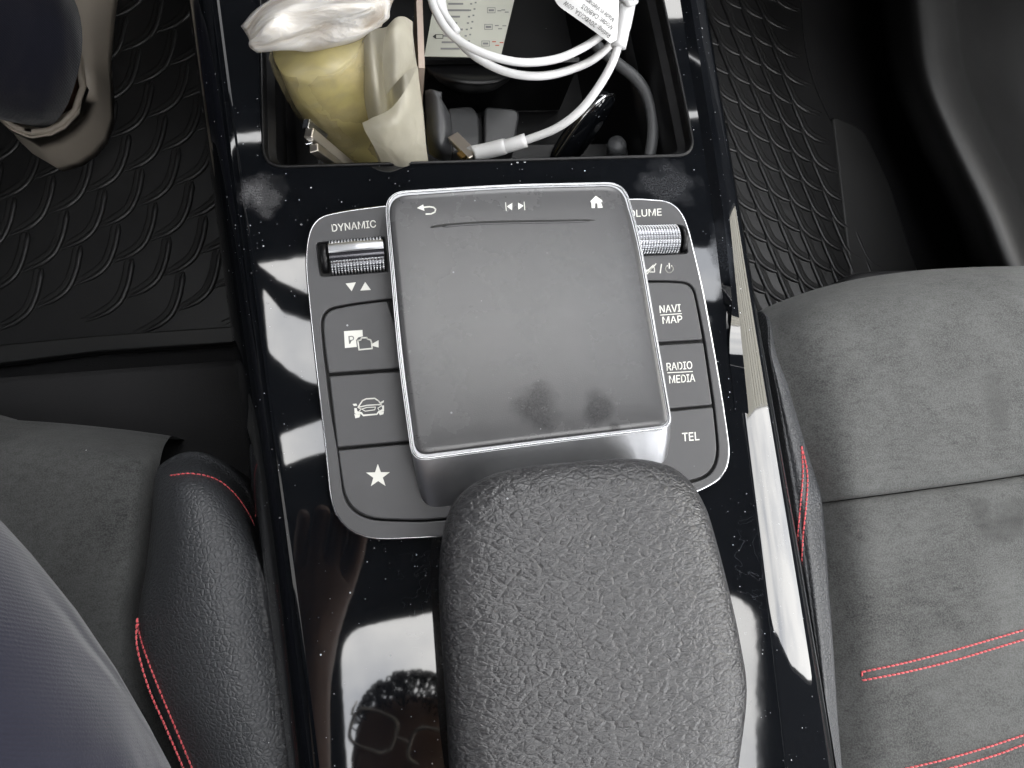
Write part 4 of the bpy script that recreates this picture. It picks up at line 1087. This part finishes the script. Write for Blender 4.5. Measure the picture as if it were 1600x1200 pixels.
# USB adapter the plug goes into
ad = thing('usb_adapter', 'dark flat usb adapter with a brass coloured plug standing beside the film', 'usb adapter', U(695, 230, -.07))
patch('adapter_body', [[(664, 142, -.030), (676, 140, -.024), (690, 155, -.024), (704, 180, -.030)],
                       [(665, 180, -.032), (678, 184, -.026), (694, 196, -.026), (707, 210, -.032)],
                       [(667, 215, -.036), (680, 226, -.030), (692, 234, -.030), (706, 240, -.036)],
                       [(670, 240, -.05), (682, 248, -.046), (694, 252, -.046), (704, 250, -.05)]], M['grey_plastic'], ad, thick=.006)
A, B = U(708, 214, -.028), U(741, 247, -.020); d = (B - A).normalized(); s = d.cross(Vector((0, 0, 1))).normalized(); n_ = s.cross(d)
m = MB(); m.box((A + B) / 2, d * (B - A).length / 2, s * .0028, n_ * .0016); o_ = m.build('plug_shell', M['steel'], ad, smooth=False)
bv = o_.modifiers.new('bevel', 'BEVEL'); bv.width = .0004; bv.segments = 2
m = MB(); m.box(U(722, 243, -.018), d * .0022, s * .0012, n_ * .0008); m.build('contact', M['gold'], ad, smooth=False)
# key fob
key = thing('key_fob', 'glossy black key fob with a bright edge, leaning at the right of the bin', 'key fob', U(905, 230, -.06))
A, B = U(951, 146, -.020), U(868, 266, -.060); d = (B - A); Lh = d.length; d.normalize(); s = Vector((.75, .35, -.35)); s = (s - d * s.dot(d)).normalized(); n_ = d.cross(s)
if n_.z < 0: n_ = -n_
R = []
for sc_, h_ in ((.90, -.004), (1.0, -.002), (1.0, .001), (.9, .0032), (.6, .0046), (.25, .005)):
    ring = []
    for k in range(40):
        a = 2 * math.pi * k / 40; u = abs(math.cos(a)) ** .75 * math.copysign(1, math.cos(a)); v = abs(math.sin(a)) ** .75 * math.copysign(1, math.sin(a))
        wv_ = .0105
        ring.append(A.lerp(B, .5) + d * (Lh / 2 * u * sc_) + s * (wv_ * v * sc_) + n_ * h_)
    R.append(ring)
m = MB(); m.rings(R); m.build('fob_body', M['gloss'], key)
m = MB(); P = [p + n_ * .0 for p in R[2]]; m.tube(P + [P[0], P[1]], .0009, 6, caps=False); m.build('chrome_edge', M['chrome'], key)
# grey cable and braided end
gc = thing('grey_cable', 'thick grey cable curving along the right wall of the bin', 'cable', U(1015, 200, -.05))
tube_px('cable_run', [(930, 70, -.026), (966, 100, -.024), (991, 120, -.0235), (1008, 143, -.023), (1018, 174, -.023), (1020, 212, -.024), (1012, 262, -.028)], .0028, M['cable_grey'], gc, n=8, seg=12)
bc = thing('braided_cable', 'short grey braided cable end poking up at the bottom right of the bin', 'cable', U(962, 250, -.06))
A, B = U(966, 270, -.07), U(963, 222, -.046)
m = MB(); m.tube([A, A.lerp(B, .5), A.lerp(B, .9), B], [.0052, .0052, .0050, .0040], 20); m.build('core', M['cable_grey'], bc)
dd = (B - A); LL = dd.length; dd.normalize(); e1 = dd.cross(Vector((0, 0, 1))).normalized(); e2 = dd.cross(e1)
for sgn in (-1, 1):
    for k in range(10):
        pts = [A + dd * LL * t + (e1 * math.cos(sgn * t * 4 + k * .628) + e2 * math.sin(sgn * t * 4 + k * .628)) * (.0052 - .0012 * max(0, t - .7) / .25) for t in np.linspace(0, .95, 14)]
        m = MB(); m.tube(pts, .00042, 5); m.build('braid', M['grey_plastic'], bc)

# ================================================================== DRIVER
pr = thing('person', 'seated driver in grey twill trousers and a pale loafer, left of the console', 'person', (-.22, -.22, FLOOR_Z))
# twill thigh
axis = [(-.077, -.412, .010), (-.109, -.272, .024), (-.137, -.152, .034), (-.182, -.036, .044), (-.260, .060, .055), (-.345, .115, .060)]
Pth = cr_spline(axis, 6)
rr = np.interp(np.linspace(0, 1, len(Pth)), [0, .4, .6, 1], [.082, .078, .072, .062])
def cloth_tube(P, rads, seg, amp, seed):
    rnd = np.random.RandomState(seed); ph = rnd.rand(8) * 6.28; R = []; up = Vector((0, 0, 1)); n = len(P)
    for i in range(n):
        t = (Vector(P[min(i + 1, n - 1)]) - Vector(P[max(i - 1, 0)])).normalized(); a = t.cross(up).normalized(); b = a.cross(t)
        u = i / (n - 1)
        R.append([Vector(P[i]) + (a * math.cos(q) + b * math.sin(q)) * rads[i] * (1 + amp * (1.5 * math.sin(2 * q + 19 * u + ph[4]) + 1.1 * math.sin(4 * q + 31 * u + ph[5]) + math.sin(3 * q + 11 * u + ph[0]) + .7 * math.sin(5 * q - 23 * u + ph[1]) + .5 * math.sin(2 * q + 37 * u + ph[2])))
                  for q in [2 * math.pi * k / seg for k in range(seg)]])
    return R
shin = cr_spline([(-.345, .115, .060), (-.415, .195, .060)] + [tuple(U(*q)) for q in ((-560, -60, -.02), (-230, -10, -.10), (62, 84, -.178))], 6)
rs_ = np.interp(np.linspace(0, 1, len(shin)), [0, .3, .8, 1], [.062, .058, .048, .044])
m = MB(); m.rings(cloth_tube(list(Pth) + list(shin[1:]), list(rr) + list(rs_[1:]), 40, .016, 2), True, True); m.build('trousers', M['twill'], pr)
# body: one continuous figure (torso, neck, head, arms)
HD = U(640, 1172, -.70)
H = Vector((HD.x, HD.y, .70))
bm = bmesh.new(); sk = []
def bv_(co, r, par=None):
    v = bm.verts.new(co); sk.append((r if hasattr(r, '__len__') else (r, r)))
    if par: bm.edges.new((par, v))
    return v
pel = bv_((-.20, -.46, .02), (.15, .12)); ab = bv_((-.20, -.47, .18), (.14, .11), pel); ch = bv_((-.17, -.42, .36), (.16, .12), ab)
sh = bv_((-.12, -.39, .50), (.10, .09), ch); nk = bv_((-.055, -.37, .58), .055, sh)
hb = bv_(H + Vector((-.015, -.06, -.05)), (.062, .070), nk); hm = bv_(H + Vector((0, 0, 0)), (.074, .085), hb); ht = bv_(H + Vector((.02, .05, .035)), (.060, .068), hm)
for sg, el, wr, hd in ((-1, (-.42, -.36, .28), (-.40, -.12, .18), (-.38, -.05, .15)), (1, (-.130, -.33, .29), (-.098, -.14, .345), (-.075, -.07, .355))):
    s0 = bv_((-.12 + sg * .17, -.39, .46), .060, sh); e0 = bv_(el, .045, s0); w0 = bv_(wr, .030, e0); p0 = bv_(hd, (.036, .018), w0)
    base = Vector(hd); fd = (Vector(hd) - Vector(wr)).normalized(); side = fd.cross(Vector((0, 0, 1))).normalized()
    for k in range(4):
        a0 = bv_(base + side * (.012 * (k - 1.5) * 1.4) + fd * .035, .009, p0); bv_(base + side * (.012 * (k - 1.5) * 1.4) + fd * (.07 + .008 * (k in (1, 2))) - Vector((0, 0, .015)), .008, a0)
    bv_(base + side * .040 * -sg + fd * .015, .009, p0)
me = bpy.data.meshes.new('body'); bm.to_mesh(me); bm.free()
bo_ = bpy.data.objects.new('body', me); COL.objects.link(bo_)
md = bo_.modifiers.new('skin', 'SKIN'); me.skin_vertices[0].data[0].use_root = True
for sv, r in zip(me.skin_vertices[0].data, sk): sv.radius = r
bo_.modifiers.new('sub', 'SUBSURF').levels = 2
me2 = mesh_from(bo_); bpy.data.objects.remove(bo_)
link_mesh('body', me2, M['skin'], pr)
# shirt: shell over the torso and upper arms
mb = MB(); 
def ring_at(c, rx, ry, n=28): return [Vector(c) + Vector((rx * math.cos(2 * math.pi * k / n), ry * math.sin(2 * math.pi * k / n), 0)) for k in range(n)]
mb.rings([ring_at((-.20, -.46, .00), .175, .145), ring_at((-.20, -.47, .18), .168, .138), ring_at((-.17, -.42, .36), .200, .145), ring_at((-.13, -.40, .46), .20, .12), ring_at((-.10, -.39, .53), .085, .075)], False, False)
mb.build('shirt', M['shirt'], pr)
# hair cap with curls
m = MB(); R = []
hc = H + Vector((.004, .010, .004))
fwd = Vector((.35, .9, .25)).normalized()
m2 = MB()
rg_ = random.Random(3)
for k in range(420):
    a = rg_.uniform(0, 6.28); u = rg_.uniform(.15, 1)
    dirv = Vector((math.cos(a) * math.sqrt(1 - u * u), math.sin(a) * math.sqrt(1 - u * u), u))
    q = Vector((.25, .80, .55)).to_track_quat('Z', 'X') @ dirv
    p = hc + Vector((q.x * .066, q.y * .072, q.z * .068))
    t1 = q.cross(Vector((rg_.uniform(-1, 1), rg_.uniform(-1, 1), rg_.uniform(-1, 1)))).normalized()
    pts = [p + q * .010 * math.sin(s_ * 2.2) + t1 * .006 * (1 - math.cos(s_ * 2.2)) for s_ in (0, .3, .6, .9, 1.2, 1.5)]
    m2.tube(pts, .0011, 5)
m2.build('hair', M['hair'], pr)
# glasses: two rims, bridge, temples
gl = MB()
gc_ = H + Vector((-.004, .034, -.074)); gx = Vector((.85, -.45, .1)).normalized(); gy = Vector((.45, .85, .25)).normalized(); gy = (gy - gx * gy.dot(gx)).normalized()
for sg in (-1, 1):
    P = [gc_ + gx * (sg * .036 + .027 * math.copysign(abs(math.cos(a)) ** .6, math.cos(a))) + gy * .020 * math.copysign(abs(math.sin(a)) ** .6, math.sin(a)) for a in [2 * math.pi * k / 24 for k in range(24)]]
    gl.tube(P + [P[0], P[1]], .0022, 6, caps=False)
    e = gc_ + gx * sg * .066 + gy * .008
    gl.tube([e, e + Vector((0, 0, .02)), e + Vector((0, -.01, .10))], .0016, 6)
gl.tube([gc_ - gx * .010, gc_ + gx * .010], .0015, 6)
gl.build('glasses', M['steel'], pr)
# loafer
sd_ = Vector((0.02, 1, 0)).normalized(); sw = Vector((1, -.02, 0)); zf = FLOOR_Z
heel = U(98, 258, zf + .012)
def foot(t, wide=1.0, l=.262, off=0.0):
    hw = np.interp(t, [0, .06, .15, .35, .6, .78, .9, .97, 1], [.004, .026, .034, .032, .042, .047, .038, .020, .004]) * wide
    return hw
ts = [0, .015, .04, .08, .14, .22, .32, .45, .6, .72, .82, .9, .96, 1]
def outline_foot(z, wide, l0, l1):
    left = [heel + sd_ * (l0 + (l1 - l0) * t) - sw * foot(t, wide) for t in ts]
    right = [heel + sd_ * (l0 + (l1 - l0) * t) + sw * foot(t, wide) for t in reversed(ts[1:-1])]
    pts = left + right
    return [Vector((p.x, p.y, zf + z)) for p in pts]
sole = outline_foot(0, 1.0, 0, .265)
def collar(z, k, cy, ry): 
    out = []
    for p in outline_foot(z, 1, 0, .265):
        out.append(p)
    n = len(out); res = []
    c = heel + sd_ * cy
    for i, p in enumerate(out):
        d = Vector((p.x - c.x, p.y - c.y, 0)); d.normalize()
        res.append(Vector((c.x + d.x * k, c.y + d.y * ry, zf + z)))
    return res
S0, S1, S2 = outline_foot(.001, 1.0, 0, .265), outline_foot(.014, 1.03, -.002, .267), outline_foot(.032, .99, .002, .258)
C1, C2 = collar(.050, .033, .042, .041), collar(.053, .030, .042, .037)
mid = [a.lerp(b, .55) + Vector((0, 0, .012)) for a, b in zip(S2, C1)]
m = MB(); m.rings([S0, S1, S2, mid, C1, C2, collar(.042, .028, .042, .035), collar(.015, .022, .042, .028)], True, True); m.build('loafer', M['shoe'], pr)
P = C2; m = MB(); m.tube(P + [P[0], P[1]], .0022, 6, caps=False); m.build('loafer_binding', M['shoe'], pr)
m = MB(); m.tube([heel + sd_ * .055 + Vector((0, 0, .02)), heel + sd_ * .050 + Vector((-.004, 0, .06)), heel + sd_ * .048 + Vector((-.014, -.004, .12))], [.026, .027, .034], 20); m.build('ankle', M['skin'], pr)

for o in list(bpy.data.objects):
    if o.parent and 'label' in o and not o['label']: del o['label']
